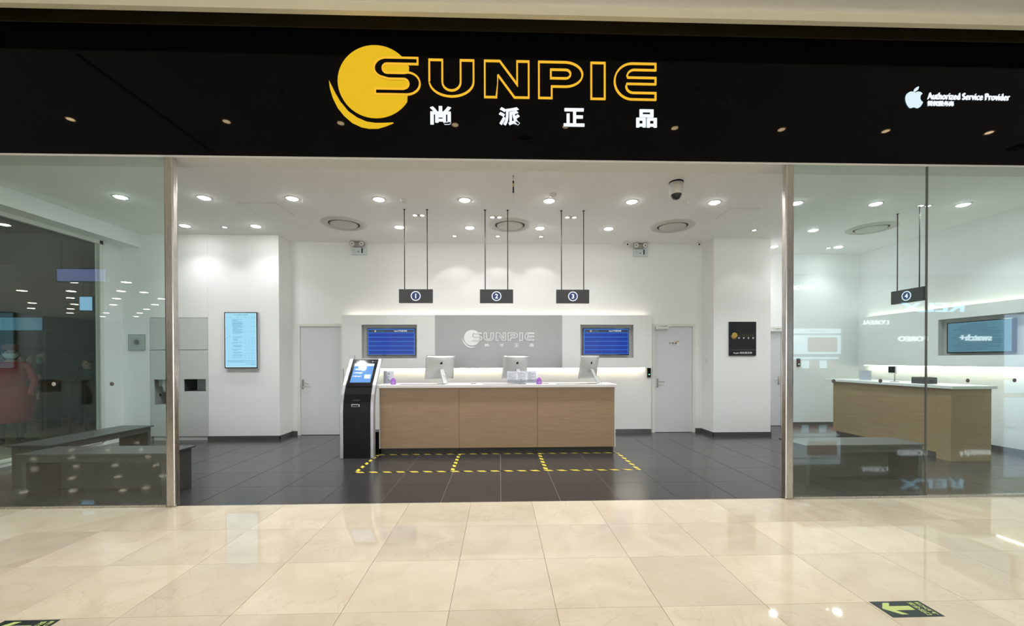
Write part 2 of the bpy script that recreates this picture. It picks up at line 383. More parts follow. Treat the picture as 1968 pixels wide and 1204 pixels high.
# mall floor: slab, individually laid marble tiles in front of the shop, far floor with drawn joints
fl = struct(MB().box(-7.6, -2.0, -0.08, 8.0, FY, -0.004), 'floor', MGROUT)
tm = MB().box(-.3092, -.3092, -0.0038, .3092, .3092, 0.0, ch=0.0012); proto = None
PX, PY = 0.6316, 0.62
for r in range(10):
    for k in range(-11, 13):
        x = 0.016 + k * PX + 0.0; y = FY - 0.31 - r * PY
        if x < -7.3 or x > 7.75: continue
        if proto is None:
            t = tm.build('marble_tile', MARBLE, origin=(0, 0, 0)); t.scale = (PX / 0.6206, 1, 1); proto = t
        else: t = proto.copy(); C.objects.link(t)
        t.parent = fl; t.location = Vector((x, y, 0)) - fl.location
mf = MB().box(-34, -27, -0.08, 26, -1.95, -0.0005).box(-34, -1.95, -0.08, -7.28, 16, -0.0005).box(7.9, -1.95, -0.08, 26, FY, -0.0005)
struct(mf, 'floor', MARBLE2)
# shop floor
sf = struct(MB().box(XL, FY, -0.08, XR, 9.2, -0.004), 'floor', GROUT)
st = MB().box(-.3105, -.3065, -0.0038, .3105, .3065, 0.0, ch=0.001); proto = None
for r in range(8):
    for k in range(-12, 14):
        x = 0.323 + k * 0.6265; y = FY + 0.002 + 0.3085 + r * 0.6165
        if x < XL + 0.1 or x > XR - 0.1: continue
        if proto is None: t = st.build('dark_tile', DTILE, origin=(0, 0, 0)); proto = t
        else: t = proto.copy(); C.objects.link(t)
        t.parent = sf; t.location = Vector((x, y, 0)) - sf.location
struct(MB().box(-3.27, FY - .004, -0.002, 3.0, FY + .004, 0.0015), 'trim_1', STEEL)

# shop walls
struct(MB().box(-4.1, YB, 0, 4.11, YB + 0.15, CZ), 'wall_back', WALL)
struct(MB().box(-5.40, YC, 0, -4.10, YB + 0.15, CZ, ch=0.006), 'wall_left_pillar', WALL)
struct(MB().box(4.11, YC, 0, 5.23, YR, CZ, ch=0.006), 'wall_right_pillar', WALL)
struct(MB().box(5.0, YR, 0, XR + 0.2, YR + 0.15, CZ), 'wall_right_bay', WALL)
struct(MB().box(XR, FACE, 0, XR + 0.15, YR + 0.1, CZ), 'wall_right', WALL)
# wall to the left of the pillar, behind and above the built-in cabinet
struct(MB().box(XL - .1, YC, 0, -6.45, YC + .5, CZ).box(-6.45, YC, 2.275, -5.40, YC + .5, CZ).box(-6.45, YC + .45, 0, -5.40, YC + .6, 2.28), 'wall_left_rear', WALL)
# left side wall with its window opening, and the bulkhead over it
struct(MB().box(XL - .12, FACE, 0, XL, 7.45, 0.06).box(XL - .12, 7.45, 0, XL, YC, CZ).box(XL - .12, FACE, 3.56, XL, 7.45, CZ)
       .box(XL, FACE + .2, 3.56, -6.6, YC, CZ - .002), 'wall_left', WALL)
wn = struct(MB().box(XL - .03, 7.385, .06, XL + .03, 7.445, 3.56).box(XL - .03, FACE + .05, 3.50, XL + .03, 7.445, 3.56).box(XL - .03, FACE + .05, .06, XL + .03, 7.445, .10), 'window_1', FRAME)
for a, b in ((4.4, 5.85), (5.86, 7.385)):
    MB().box(XL - .006, a, .10, XL + .006, b, 3.50).build('pane', SGLASS, wn)
MB().box(XL - .012, 5.845, .10, XL + .012, 5.865, 3.5).build('joint', SKIRT, wn)
# ceiling and header
ce = struct(MB().box(XL - .1, 4.45, CZ, XR + .1, YR + .1, CZ + .1), 'ceiling', CEIL)
hd = MB().box(-7.1, FACE + .02, 3.54, XR + .15, FACE + .22, 5.25)
struct(hd, 'wall_front', CEIL)
fa = struct(MB().box(-7.1, FACE, 3.545, XR + .15, FACE + .02, 4.848), 'wall_fascia', FASCIA)
struct(MB().box(-7.1, FACE - .012, 4.85, XR + .15, FACE + .02, 5.25), 'trim_2', OLIVE)
struct(MB().box(-7.1, FACE - .004, 3.525, XR + .15, FACE + .22, 3.5449), 'trim_3', FRAME)
# skirting boards
struct(MB().box(-4.1, YB - .012, 0, -3.98, YB, .08).box(3.95, YB - .012, 0, 4.11, YB, .08).box(-3.07, YB - .062, 0, 3.05, YB - .05, .08), 'baseboard_back', SKIRT)
struct(MB().box(-5.41, YC - .012, 0, -4.088, YC, .075).box(-4.10, YC - .012, 0, -4.088, YB, .075), 'baseboard_left', SKIRT)
struct(MB().box(4.098, YC - .012, 0, 5.242, YC, .075).box(4.098, YC - .012, 0, 4.11, YB, .075).box(5.23, YC, 0, 5.242, YR, .075), 'baseboard_right', SKIRT)
struct(MB().box(6.36, YR - .012, 0, XR, YR, .08).box(XR - .012, FACE + .1, 0, XR, YR, .08), 'baseboard_bay', SKIRT)
# mall ceiling, cream downstand, the rest of the mall
struct(MB().box(-34, -27, MZ, 26, 3.98, MZ + .15), 'ceiling', MCEIL)
struct(MB().box(-34, 3.96, 4.77, 26, 4.02, MZ + .4, ch=.004), 'trim_4', CREAM)
struct(MB().box(-34, 4.0, 5.25, 26, 4.6, 5.3), 'trim_5', OLIVE)
struct(MB().box(-4.66, -3, MZ - .012, -4.62, 3.9, MZ + .001), 'trim_6', BLACK)
MW = mat('mall_far_wall', (0.16, 0.165, 0.165), 0.7, var=0.15, vscale=0.6)
MWL = mat('mall_store_wall', (0.42, 0.41, 0.40), 0.6, var=0.2, vscale=0.7)
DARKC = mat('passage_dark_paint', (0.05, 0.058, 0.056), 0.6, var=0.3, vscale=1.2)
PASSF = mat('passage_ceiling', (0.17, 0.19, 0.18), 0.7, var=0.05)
struct(MB().box(8.0, -7.65, 0, 26, -7.5, MZ), 'wall_opposite', MWL)
struct(MB().box(-34, -27.1, 0, 26, -27, MZ), 'wall_mall_far', MW)
struct(MB().box(-34.1, -27, 0, -34, 16, MZ), 'wall_mall_left', MW)
struct(MB().box(26, -27, 0, 26.1, 4.3, MZ), 'wall_mall_right', MW)
struct(MB().box(XR + .15, FACE, 0, 26, FACE + .2, 5.25), 'wall_neighbour', MWL)
# wall behind the viewer with added glowing panels that brighten shop and mall
ow = struct(MB().box(-9.2, -10.2, 0, 8.0, -10.0, .35).box(-9.2, -10.2, 3.3, 8.0, -10.0, MZ).box(-9.2, -10.2, .35, -8.8, -10.0, 3.3).box(-3.4, -10.2, .35, -3.0, -10.0, 3.3).box(2.2, -10.2, .35, 2.6, -10.0, 3.3).box(7.6, -10.2, .35, 8.0, -10.0, 3.3), 'wall_across', MWL)
struct(MB().box(8.0, -10.2, 0, 8.15, -7.5, MZ), 'wall_across_side', MWL)
for a, b in ((-8.8, -3.4), (-3.0, 2.2), (2.6, 7.6)): MB().box(a, -10.15, .35, b, -10.12, 3.3).build('fill_panel', E_FILL, ow)
# side passage seen through the left window
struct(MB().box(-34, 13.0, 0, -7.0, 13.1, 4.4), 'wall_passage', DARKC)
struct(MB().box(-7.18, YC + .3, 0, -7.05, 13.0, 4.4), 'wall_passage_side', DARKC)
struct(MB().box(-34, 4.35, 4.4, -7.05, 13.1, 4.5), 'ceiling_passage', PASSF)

# shopfront glazing and posts
def post(x0, x1, which):
    p = MB().box(x0, FACE - .012, 0, x1, FACE + .055, 3.525, ch=.012)
    o = p.build('steel_post', STEEL); tag(o, 'brushed steel post at the %s edge of the open shop entrance' % which, 'post'); return o
post(-3.363, -3.275, 'left'); post(3.008, 3.094, 'right')
panes = [(-6.92, -5.16), (-5.15, -3.366), (3.097, 4.548), (4.558, 6.3), (6.31, 7.99)]
gL = empty('shopfront_glazing', (-5.1, FACE, 0)); tag(gL, 'greenish floor to ceiling shopfront glass left of the entrance', 'glazing')
gR = empty('shopfront_glazing', (5.5, FACE, 0)); tag(gR, 'greenish floor to ceiling shopfront glass right of the entrance', 'glazing')
MB().box(-6.92, FACE - .01, 0, -3.366, FACE + .03, .022).build('floor_rail', STEEL, gL)
MB().box(3.097, FACE - .01, 0, 7.99, FACE + .03, .022).build('floor_rail', STEEL, gR)
DOT = mat('grey_dot_sticker', (0.10, 0.09, 0.10), 0.6, var=0.05)
for a, b in panes: MB().box(a, FACE + .004, .022, b, FACE + .016, 3.525).build('glass_pane', GLASS, gL if a < 0 else gR)
for x in (-4.465, -3.898, 3.536, 4.046, 5.007, 5.527):
    nmx = {-4.465: 'leftmost grey dot sticker on the left glass', -3.898: 'grey dot sticker on left glass, nearer the steel post', 3.536: 'first dot sticker right of the right steel post, at the counter corner',
           4.046: 'second dot sticker right of the right steel post', 5.007: 'dot sticker right of the glass joint, below the wall screen', 5.527: 'rightmost dot sticker, at the picture edge'}[x]
    tag(MB().lathe([(0, 0), (.021, 0), (.021, .0015), (0, .0015)], (x, FACE + .002, 1.246), 24, axis='y').build('dot_sticker', DOT if x > -4 else PLASG), nmx, 'sticker')
SEAM = mat('silicone_joint', (0.12, 0.12, 0.11), 0.5, var=0.1)
for a in (-5.155, 4.553, 6.305): MB().box(a - .006, FACE + .002, .022, a + .006, FACE + .018, 3.525).build('glass_joint', SEAM, gL if a < 0 else gR)

# ================================================================== LIGHTS
def downlight(x, y, z=CZ, r=.085):
    t = empty('ceiling_downlight', (x, y, z))
    MB().lathe([(r * .86, -.001), (r * .9, -.007), (r * 1.1, -.005), (r * 1.14, 0)], (x, y, z), 32).build('trim_ring', PLASW, t)
    MB().lathe([(0, -.022), (r * .35, -.0205), (r * .65, -.015), (r * .86, -.003)], (x, y, z), 28).build('diffuser', E_LAMP, t)
    return t
def bulb(t, x, y, z, W, size=.15, col=(.975, .99, 1), spread=math.radians(112)):
    lamp('lamp_light', 'AREA', (x, y, z - .024), W, size, col, t, spread)
rowA = [-5.381, -4.217, -2.977, -1.741, -0.503, 0.734, 1.955, 3.193, 4.435, 5.65, 7.01]
rowB = [-5.422, -4.219, -1.749, -0.518, 0.72, 1.943, 5.668]
proto = None
def place(x, y, lb, grp):
    global proto
    if proto is None: proto = downlight(0, 0, 0)
    if proto.get('used'): t = copy_tree(proto)
    else: t = proto; t['used'] = 1
    t.location = (x, y, CZ); tag(t, lb, 'ceiling light', grp); return t
lights = []
for i, x in enumerate(rowA):
    lights.append((place(x, 6.07, '%s round white downlight from the left in the front ceiling row' % ORD[i], 'front row of ceiling downlights'), x, 6.07))
for i, x in enumerate(rowB):
    lights.append((place(x, 7.33, '%s round white downlight from the left in the rear ceiling row' % ORD[i], 'rear row of ceiling downlights'), x, 7.33))
for i, x in enumerate((5.668, 7.04)):
    lights.append((place(x, 8.41, 'round downlight deepest in the right bay, %s' % ('beside the pillar' if i == 0 else 'behind the glass'), 'right bay downlights'), x, 8.41))
for t, x, y in lights:
    if 'used' in t: del t['used']
    bulb(t, x, y, CZ, SHOP_W * (1.12 if y < 7 else .5))
# small square wall-washing spots
def spot_fix(x, y, lb, n=1, W=WALL_W, aim=(0, .0), group=None, cone=80):
    t = empty('recessed_spotlight', (x, y, CZ)); hw = .045 * n
    MB().box(x - hw, y - .045, CZ - .004, x + hw, y + .045, CZ - .0002, ch=.0015).build('bezel', PLASG, t)
    for k in range(n):
        cx = x + (k - (n - 1) / 2) * .115
        MB().lathe([(0, -.007), (.026, -.007), (.034, -.004)], (cx, y, CZ), 20).build('lens', E_SPOT, t)
    tag(t, lb, 'ceiling light', group)
    d = Vector((aim[0], aim[1], -1)).normalized()
    o = lamp('spot_light', 'SPOT', (x, y, CZ - .02), W, .02, (1, .97, .93), t, cone=math.radians(cone), blend=.3)
    o.rotation_euler = d.to_track_quat('-Z', 'Y').to_euler(); return t
spot_fix(-.84, 7.83, 'small square spotlight on the left above the grey logo wall', cone=98)
spot_fix(-.027, 7.83, 'small square spotlight in the middle above the grey logo wall', cone=98)
spot_fix(.79, 7.83, 'small square spotlight on the right above the grey logo wall', cone=98)
spot_fix(-4.795, 7.40, 'small square spotlight in front of the left pillar', W=WALL_W * .4, cone=78)
spot_fix(4.601, 7.36, 'small square spotlight in front of the right pillar', W=WALL_W * .7, cone=78)
spot_fix(6.9, 8.5, 'small spotlight washing the rear wall of the right bay', W=3, cone=90)
for x, y, n_ in ((-1.297, 6.725, 'between the rods of counter sign number one'), (-.055, 6.79, 'between the rods of counter sign number two'), (1.171, 6.765, 'between the rods of counter sign number three')):
    spot_fix(x, y, 'twin square spotlight in the ceiling ' + n_, n=2, W=16, aim=(0, -.03))
spot_fix(6.47, 6.13, 'twin square spotlight in the ceiling beside counter sign number four', n=2, W=12)
# mall downlights: row in front of the shop and more behind the camera
protoM = None
def mall_light(x, y, lb, W, far=False):
    global protoM
    if protoM is None:
        protoM = empty('mall_downlight', (0, 0, 0))
        MB().lathe([(.045, .03), (.062, -.004), (.078, -.008), (.085, 0)], (0, 0, 0), 28).build('reflector_ring', mat('warm_bronze_ring', (0.75, 0.5, 0.3), 0.3, 0.5, var=0.05), protoM)
        MB().lathe([(0, -.002), (.046, -.002)], (0, 0, 0), 24).build('lens', E_WARM, protoM); t = protoM
    else:
        t = copy_tree(protoM)
        for c in list(t.children):
            if c.type == 'LIGHT': bpy.data.objects.remove(c)
    t.location = (x, y, MZ); tag(t, lb, 'ceiling light', 'warm mall ceiling downlights'); return t, W
ml = []
for i, x in enumerate([-7.6, -5.99, -3.85, -2.255, -.63, .966, 2.565, 4.156, 5.735, 7.323]):
    ml.append((mall_light(x, 2.56, 'warm mall downlight mirrored in the black fascia, %s from the left' % ORD[i], MALL_W)[0], x, 2.56))
for t, x, y in ml: bulb(t, x, y, MZ, MALL_W, .12, (1, .96, .90), math.radians(104))
far = [(-18.4, -9.86), (-20.8, -12.2), (-23.05, -14.4), (-25.4, -17.0), (-27.9, -19.25), (-30.4, -21.7), (-16.1, -9.82), (-18.4, -12.16), (-20.8, -14.6), (-23.3, -17.16),
       (-27.85, -21.65), (-30.4, -24.1), (-17.6, -12.5), (-18.5, -14.7), (-20.8, -17.1), (-23.2, -19.4), (-25.5, -21.6), (-27.9, -24.1), (-27.3, -16.5), (-30.1, -19.0), (-23, -12.1)]
fm = MB().lathe([(0, -.006), (.14, -.006), (.17, 0)], (0, 0, 0), 20)
fo = None
for x, y in far:
    if fo is None: o = fo = fm.build('far_downlight', E_FAR, origin=(0, 0, 0))
    else: o = fo.copy(); C.objects.link(o)
    o.location = (x, y, MZ); tag(o, 'warm downlight far down the mall, mirrored as a dash in the left glass', 'ceiling light', 'far mall downlights')
for x, y, lb in ((.406, 2.2, 'black ceiling speaker mirrored below the middle of the fascia'), (8.27, 2.16, 'black ceiling speaker near the right end of the fascia')):
    tag(MB().lathe([(0, -.012), (.10, -.012), (.115, 0)], (x, y, MZ), 28).build('ceiling_speaker', BLACKG), lb, 'speaker')
# passage beyond the left window: one downlight
tp = empty('ceiling_downlight', (-8.6, 6.1, 4.4)); MB().lathe([(0, -.006), (.09, -.006), (.12, 0)], (-8.6, 6.1, 4.4), 24).build('diffuser', E_LAMP, tp)
tag(tp, 'lone downlight in the dark passage behind the left window', 'ceiling light'); bulb(tp, -8.6, 6.1, 4.4, 5)

# ================================================================== BRAND LETTERING
def logo_shapes(o=True):
    """outlines in a unit where the capital height is 1; x runs right from the left tip of the S"""
    L = {}
    w = 1.24
    # S
    L['S'] = ([(1.18, 1.0), (0.42, 1.0)] + arc(.34, .715, .34, .285, 95, 240, 12) + [(.40, .405), (.80, .405)] + arc(.80, .30, .105, .105, 80, -80, 6) +
              [(.78, .185), (.03, .185), (.03, 0.0), (.86, 0.0)] + arc(.88, .31, .36, .31, -85, 85, 12) + [(.80, .60), (.36, .60)] + arc(.36, .70, .095, .10, 262, 98, 6) + [(.40, .80), (1.18, .80)])
    # U
    a = 1.21
    L['U'] = [(0, 1), (0, .42)] + arc(a / 2, .42, a / 2, .42, 180, 360, 18) + [(a, 1), (a - .385, 1), (a - .385, .42)] + arc(a / 2, .40, a / 2 - .385, .20, 0, -180, 10) + [(.385, 1)]
    L['N'] = [(0, 0), (0, 1), (.43, 1), (.86, .43), (.86, 1), (1.21, 1), (1.21, 0), (.80, 0), (.35, .60), (.35, 0)]
    L['P'] = [(0, 0), (0, 1), (.72, 1)] + arc(.72, .655, .49, .345, 85, -85, 14) + [(.72, .31), (.385, .31), (.385, 0)]
    L['Ph'] = [(.32, .53), (.32, .80), (.72, .80)] + arc(.74, .665, .15, .135, 85, -85, 8) + [(.72, .53)]
    L['I'] = [(0, 0), (0, 1), (.405, 1), (.405, 0)]
    L['E'] = [(1.15, 1), (.50, 1)] + arc(.50, .5, .50, .5, 95, 265, 22) + [(1.15, 0), (1.15, .22), (.55, .22)] + arc(.52, .375, .165, .155, 270, 180, 6)[0:] + [(.37, .415), (1.15, .415), (1.15, .625), (.37, .625)] + arc(.55, .63, .17, .16, 180, 92, 6) + [(1.15, .79)]
    return L
def brand_sign(name, x0, z0, h, y, k, mats, label, cat, ring, depth, ztop_char, hchar, char_x, chw):
    m_sun, m_out, m_chr, m_black = mats
    t = empty(name, (x0, y, z0)); tag(t, label, cat); L = logo_shapes()
    xs = {'S': 0.0, 'U': 1.435, 'N': 2.90, 'P': 4.34, 'I': 5.745, 'E': 6.375}; sx = h * 1.0
    T = lambda pl, X: [((X + p[0]) * sx, p[1] * h) for p in pl]
    at = (x0, y, z0)
    cx, cy, r = .045, .37, 1.0
    sun = [((cx + .975 * math.cos(t_)), (cy + .945 * math.sin(t_))) for t_ in [2 * PI * i / 56 for i in range(56)] ]
    sun = [p for p in sun if not (p[0] > .90 and -.33 < p[1] < .72)]
    sun = sorted(sun, key=lambda p: math.atan2(p[1] - cy, p[0] - cx))
    MB().prism(T(sun, 0), depth * .6, 'front', at).build('sun_disc', m_sun, t)
    cr = [(-1.155, .375), (-1.13, .16), (-1.06, -.08), (-.94, -.33), (-.78, -.53), (-.57, -.71), (-.33, -.82), (-.13, -.855), (.10, -.85), (.30, -.79), (.51, -.70),
          (.28, -.715), (.05, -.72), (-.18, -.69), (-.42, -.59), (-.65, -.43), (-.86, -.18), (-1.0, .06), (-1.09, .24)]
    MB().prism(T(cr, 0), depth * .6, 'front', at).build('crescent', m_sun, t)
    at2 = (x0, y - depth * .6, z0)
    s_in = MB().prism(T(L['S'], 0), depth * .2, 'front', at2).build('letter_fill', m_black, t)
    for ch in 'SUNPIE':
        mb = MB().ring(T(L[ch], xs[ch]), ring, depth * .5, 'front', (x0, y - (depth * .6 if ch == 'S' else 0), z0))
        if ch == 'P': mb.ring([p for p in T(inset(L['Ph'], -0.0), xs['P'])], ring, depth * .5, 'front', at)
        mb.build('letter', m_out, t)
    for c, X in zip('尚派正品', char_x):
        mb = MB(); text_into(mb, c, X - chw / 2, X + chw / 2, ztop_char - hchar, ztop_char, depth * .4, 'front', (0, y, 0), off=.03)
        mb.build('character', m_chr, t)
    return t
# measured on the fascia: S left tip x=-1.27, bar height .385
brand_sign('shop_sign', -1.272, 4.168, .386, FACE, 1, (E_YEL, E_OUT, E_WHT, FASCIA), 'large lit yellow sun and outlined lettering sign on the black fascia', 'sign', .0165, .03, 4.075, .185, (-.597, .107, .775, 1.531), .215)
# service-provider sign at the right
def bez(p0, p1, p2, p3, n=6):
    return [tuple((1 - t) ** 3 * a + 3 * (1 - t) ** 2 * t * b + 3 * (1 - t) * t * t * c + t ** 3 * d for a, b, c, d in zip(p0, p1, p2, p3)) for t in [(i + 1) / n for i in range(n)]]
def fruit():
    cur = (18.71, 19.5); body = [cur]
    for s in ["-.83 1.24 -1.71 2.45 -3.05 2.47", "-1.34 .03 -1.77 -.79 -3.29 -.79", "-1.53 0 -2 .77 -3.27 .82", "-1.31 .05 -2.3 -1.32 -3.14 -2.53", "-1.71 -2.47 -3.02 -7.02 -1.26 -10.08",
              ".87 -1.52 2.43 -2.48 4.12 -2.51", "1.28 -.02 2.5 .87 3.29 .87", ".78 0 2.26 -1.07 3.81 -.91", ".65 .03 2.47 .26 3.64 1.98", "-.09 .06 -2.17 1.28 -2.15 3.81", ".03 3.02 2.65 4.03 2.68 4.04", "-.03 .07 -.42 1.44 -1.37 2.83"]:
        q = [float(v) for v in s.split()]; P = [(cur[0] + q[i], cur[1] + q[i + 1]) for i in (0, 2, 4)]
        body += bez(cur, *P); cur = P[2]
    cur = (13.0, 3.5); leaf = [cur]
    for s in [".73 -.83 1.94 -1.46 2.94 -1.5", ".13 1.17 -.34 2.35 -1.04 3.19", "-.69 .85 -1.83 1.51 -2.95 1.42", "-.15 -1.15 .41 -2.35 1.05 -3.11"]:
        q = [float(v) for v in s.split()]; P = [(cur[0] + q[i], cur[1] + q[i + 1]) for i in (0, 2, 4)]
        leaf += bez(cur, *P); cur = P[2]
    f = lambda L_: [((x - 12.1) / 20.0, (12 - y) / 20.0) for x, y in L_[:-1]]
    return f(body), f(leaf)
FB, FLF = fruit()
sp = empty('service_sign', (4.9, FACE, 4.24)); tag(sp, 'small white lit fruit logo and service provider lettering on right of the fascia', 'sign')
for nme, pl in (('logo_body', FB), ('logo_leaf', FLF)):
    MB().prism([(x * .222, y * .222) for x, y in pl], .015, 'front', (4.392, FACE, 4.248)).build(nme, E_APL, sp)
text_into(MB(), 'Authorized Service Provider', 4.54, 5.44, 4.232, 4.302, .012, 'front', (0, FACE, 0), off=-.004).build('lettering', E_WHT, sp)
text_into(MB(), '授权服务商', 4.54, 4.823, 4.163, 4.215, .012, 'front', (0, FACE, 0), off=-.004).build('lettering', E_WHT, sp)

# ================================================================== BACK WALL: doors, feature panel, screens
def door(name, x0, x1, y, hinge_right, handle_x, z1=2.146):
    t = struct(MB().box(x0 - .055, y - .03, 0, x0, y + .01, z1 + .055).box(x1, y - .03, 0, x1 + .055, y + .01, z1 + .055).box(x0, y - .03, z1, x1, y + .01, z1 + .055), name, FRAME)
    MB().box(x0 + .004, y - .012, .008, x1 - .004, y - .002, z1 - .004).build('door_leaf', DOORM, t)
    MB().box(x0, y - .006, 0, x1, y - .001, .008).build('threshold_gap', GAP, t)
    h = MB().box(handle_x - .022, y - .021, .915, handle_x + .022, y - .012, 1.10, ch=.004).build('handle_plate', CHROME, t)
    s = -1 if handle_x > (x0 + x1) / 2 else 1
    MB().tube([(handle_x, y - .02, 1.03), (handle_x, y - .06, 1.03), (handle_x + s * .02, y - .068, 1.03), (handle_x + s * .13, y - .068, 1.025)], .009).build('lever', CHROME, t)
    MB().tube([(handle_x, y - .02, .955), (handle_x, y - .032, .955)], .011).build('lock_cylinder', CHROME, t)
    return t
d1 = door('door_1', -3.925, -3.14, YB, True, -3.875)
d2 = door('door_2', 3.135, 3.905, YB, True, 3.185)
d3 = door('door_3', 5.42, 6.225, YR, True, 6.17)
# closer bodies and the plate on door 2
for t, x0, y in ((d2, 3.14, YB), (d3, 5.95, YR)):
    MB().box(x0, y - .07, 2.09, x0 + .26, y - .013, 2.14, ch=.006).build('door_closer', PLASW, t)
    MB().tube([(x0 + .05, y - .05, 2.145), (x0 + .22, y - .09, 2.15)], .006).build('closer_arm', CHROME, t)
pl = MB().box(3.41, YB - .0135, 1.765, 3.63, YB - .0122, 1.835)
dpl = pl.build('name_plate', PLASW, d2)
pm = MB(); text_into(pm, '维修室', 3.425, 3.595, 1.79, 1.828, .001, 'front', (0, YB - .0135, 0), off=.02); pm.box(3.43, YB - .0145, 1.772, 3.58, YB - .0135, 1.778)
pm.build('plate_lettering', DKINK, dpl)
MB().box(3.56, YB - .0145, 1.832, 3.63, YB - .0125, 1.85).build('plate_tab', GOLD, dpl)

lw = struct(MB().box(-3.065, YB - .05, 0, 3.045, YB, 1.31), 'wall_back_lower', WPANEL)
def tv_panel(mb, a0, a1, z0, z1, h0, h1, k0, k1, f):
    """panel a0..a1 with an opening h0..h1 x k0..k1; f adds a box in panel coordinates"""
    f(mb, a0, h0, z0, z1); f(mb, h1, a1, z0, z1); f(mb, h0, h1, z0, k0); f(mb, h0, h1, k1, z1)
P0, P1 = 1.312, 2.358
fp = empty('feature_panel', (0, 8.225, P0)); tag(fp, 'long white wall panel with grey centre and screen recesses, glowing edges', 'wall panel')
fb = lambda mb, a, b, c, d: mb.box(a, 8.15, c, b, 8.285, d)
m1 = MB(); tv_panel(m1, -3.063, -1.262, P0, P1, -2.685, -1.612, 1.515, 2.172, fb); m1.build('white_panel', WPANEL, fp)
m2 = MB(); tv_panel(m2, 1.236, 3.03, P0, P1, 1.597, 2.662, 1.512, 2.172, fb); m2.build('white_panel', WPANEL, fp)
MB().box(-1.26, 8.146, P0, 1.234, 8.285, P1).build('grey_panel', GREYP, fp)
for a, b in ((-2.685, -1.612), (1.597, 2.662)):
    MB().box(a, 8.262, 1.512, b, 8.285, 2.172).box(a, 8.1505, 1.512, a + .004, 8.27, 2.172).box(b - .004, 8.1505, 1.512, b, 8.27, 2.172).box(a, 8.1505, 2.168, b, 8.27, 2.172).box(a, 8.1505, 1.512, b, 8.27, 1.516).build('recess_lining', RECESS, fp)
MB().box(-2.98, 8.225, P1 + .001, 2.95, 8.245, P1 + .008).build('led_strip', E_COVE, fp)
MB().box(-2.98, 8.19, P0 - .006, 2.90, 8.20, P0 - .001).build('led_strip', E_COV2, fp)
def queue_tv(x0, x1, lb):
    t = empty('flat_screen', ((x0 + x1) / 2, 8.24, 1.565)); tag(t, lb, 'screen'); z0, z1 = 1.565, 2.105
    MB().box(x0, 8.20, z0, x1, 8.262, z1, ch=.006).build('bezel', BLACKG, t)
    a, b, c, d = x0 + .016, x1 - .016, z0 + .022, z1 - .014; w_, h_ = b - a, d - c
    y = 8.1985
    s = MB().box(a, y, c, b, 8.2005, d).build('display', E_BLUE, t)
    m = MB().box(a, y - .001, d - .014, b, y, d).box(a, y - .001, c, a + .012, y, d).box(b - .01, y - .001, c, b, y, d).box(a, y - .001, c, b, y, c + .008)
    for k in range(5):
        zz = d - h_ * (.15 + .168 * k); m.box(a, y - .001, zz - .007, b, y, zz + .003)
    m.build('table_lines', E_LBLU, t)
    MB().box(a + .012, y - .0012, d - h_ * .14, b - .01, y - .0002, d - .016).build('header_bar', E_NAVY, t)
    m = MB(); text_into(m, 'Apple 授权服务商', a + w_ * .56, a + w_ * .84, d - h_ * .115, d - h_ * .05, .0008, 'front', (0, y - .0012, 0), off=.02); m.build('header_text', E_SW, t)
    m = MB().prism(disc(a + w_ * .16, d - h_ * .085, .019, 20), .0008, 'front', (0, y - .0012, 0)); m.build('header_logo', emit('header_logo_gold', (0.45, 0.40, 0.18), 1), t)
    m = MB(); text_into(m, 'SUNPIE', a + w_ * .20, a + w_ * .34, d - h_ * .12, d - h_ * .055, .0008, 'front', (0, y - .0012, 0)); m.build('header_name', emit('header_teal', (0.02, 0.14, 0.16), 1), t)
    return t
queue_tv(-2.595, -1.655, 'blue queue screen recessed in the wall left of the logo')
queue_tv(1.66, 2.585, 'blue queue screen recessed in the wall right of the logo')
brand_sign('logo_sign', -.545, 1.853, .163, 8.146, 1, (LOGOW, LOGOW, LOGOW, GREYP), 'white raised sun and outlined lettering logo on the grey panel behind the counter', 'sign', .0125, .012, 1.80, .066, (-.25, .04, .335, .632), .085)
# card readers
def reader(x, y, z, lb):
    t = MB().box(x - .035, y - .03, z, x + .035, y, z + .19, ch=.006).build('card_reader', BLACK); tag(t, lb, 'card reader')
    MB().box(x - .014, y - .032, z + .05, x + .014, y - .029, z + .065).build('indicator', E_LED, t); MB().box(x - .025, y - .032, z + .085, x + .025, y - .0295, z + .18).build('reader_face', BLACKG, t)
reader(3.0, YB - .05, 1.12, 'black card reader on the wall beside the right hand door'); reader(6.62, YR, 1.31, 'black card reader seen in the right bay just beside the steel post')
sw = MB().box(4.101, 8.08, 1.405, 4.11, 8.165, 1.49, ch=.002).build('light_switch', PLASW); tag(sw, 'small white switch on the side of the right pillar', 'switch'); MB().box(4.098, 8.105, 1.425, 4.102, 8.14, 1.47).build('rocker', PLASW, sw)

# price list screen on the left pillar
mn = empty('menu_screen', (-4.76, YC, 1.335)); tag(mn, 'tall pale blue price list screen hung on the left pillar', 'screen')
MB().box(-5.062, YC - .06, 1.335, -4.462, YC - .012, 2.369, ch=.006).build('bezel', BLACKG, mn)
MB().box(-4.9, YC - .012, 1.55, -4.62, YC, 2.15).build('wall_bracket', SKIRT, mn)
MB().box(-4.4625, YC - .058, 1.336, -4.459, YC - .014, 2.368).build('side_trim', RAIL, mn)
mx0, mx1, mz0, mz1 = -5.042, -4.482, 1.352, 2.352; my = YC - .0615
MB().box(mx0, my, mz0, mx1, my + .002, mz1).build('display', E_MENU, mn)
MB().box(mx0, my - .001, mz0, mx0 + .006, my, mz1).box(mx1 - .006, my - .001, mz0, mx1, my, mz1).box(mx0, my - .001, mz0, mx1, my, mz0 + .008).box(mx0, my - .001, mz1 - .006, mx1, my, mz1).build('edge_glow', E_MW, mn)
W_, H_ = mx1 - mx0, mz1 - mz0
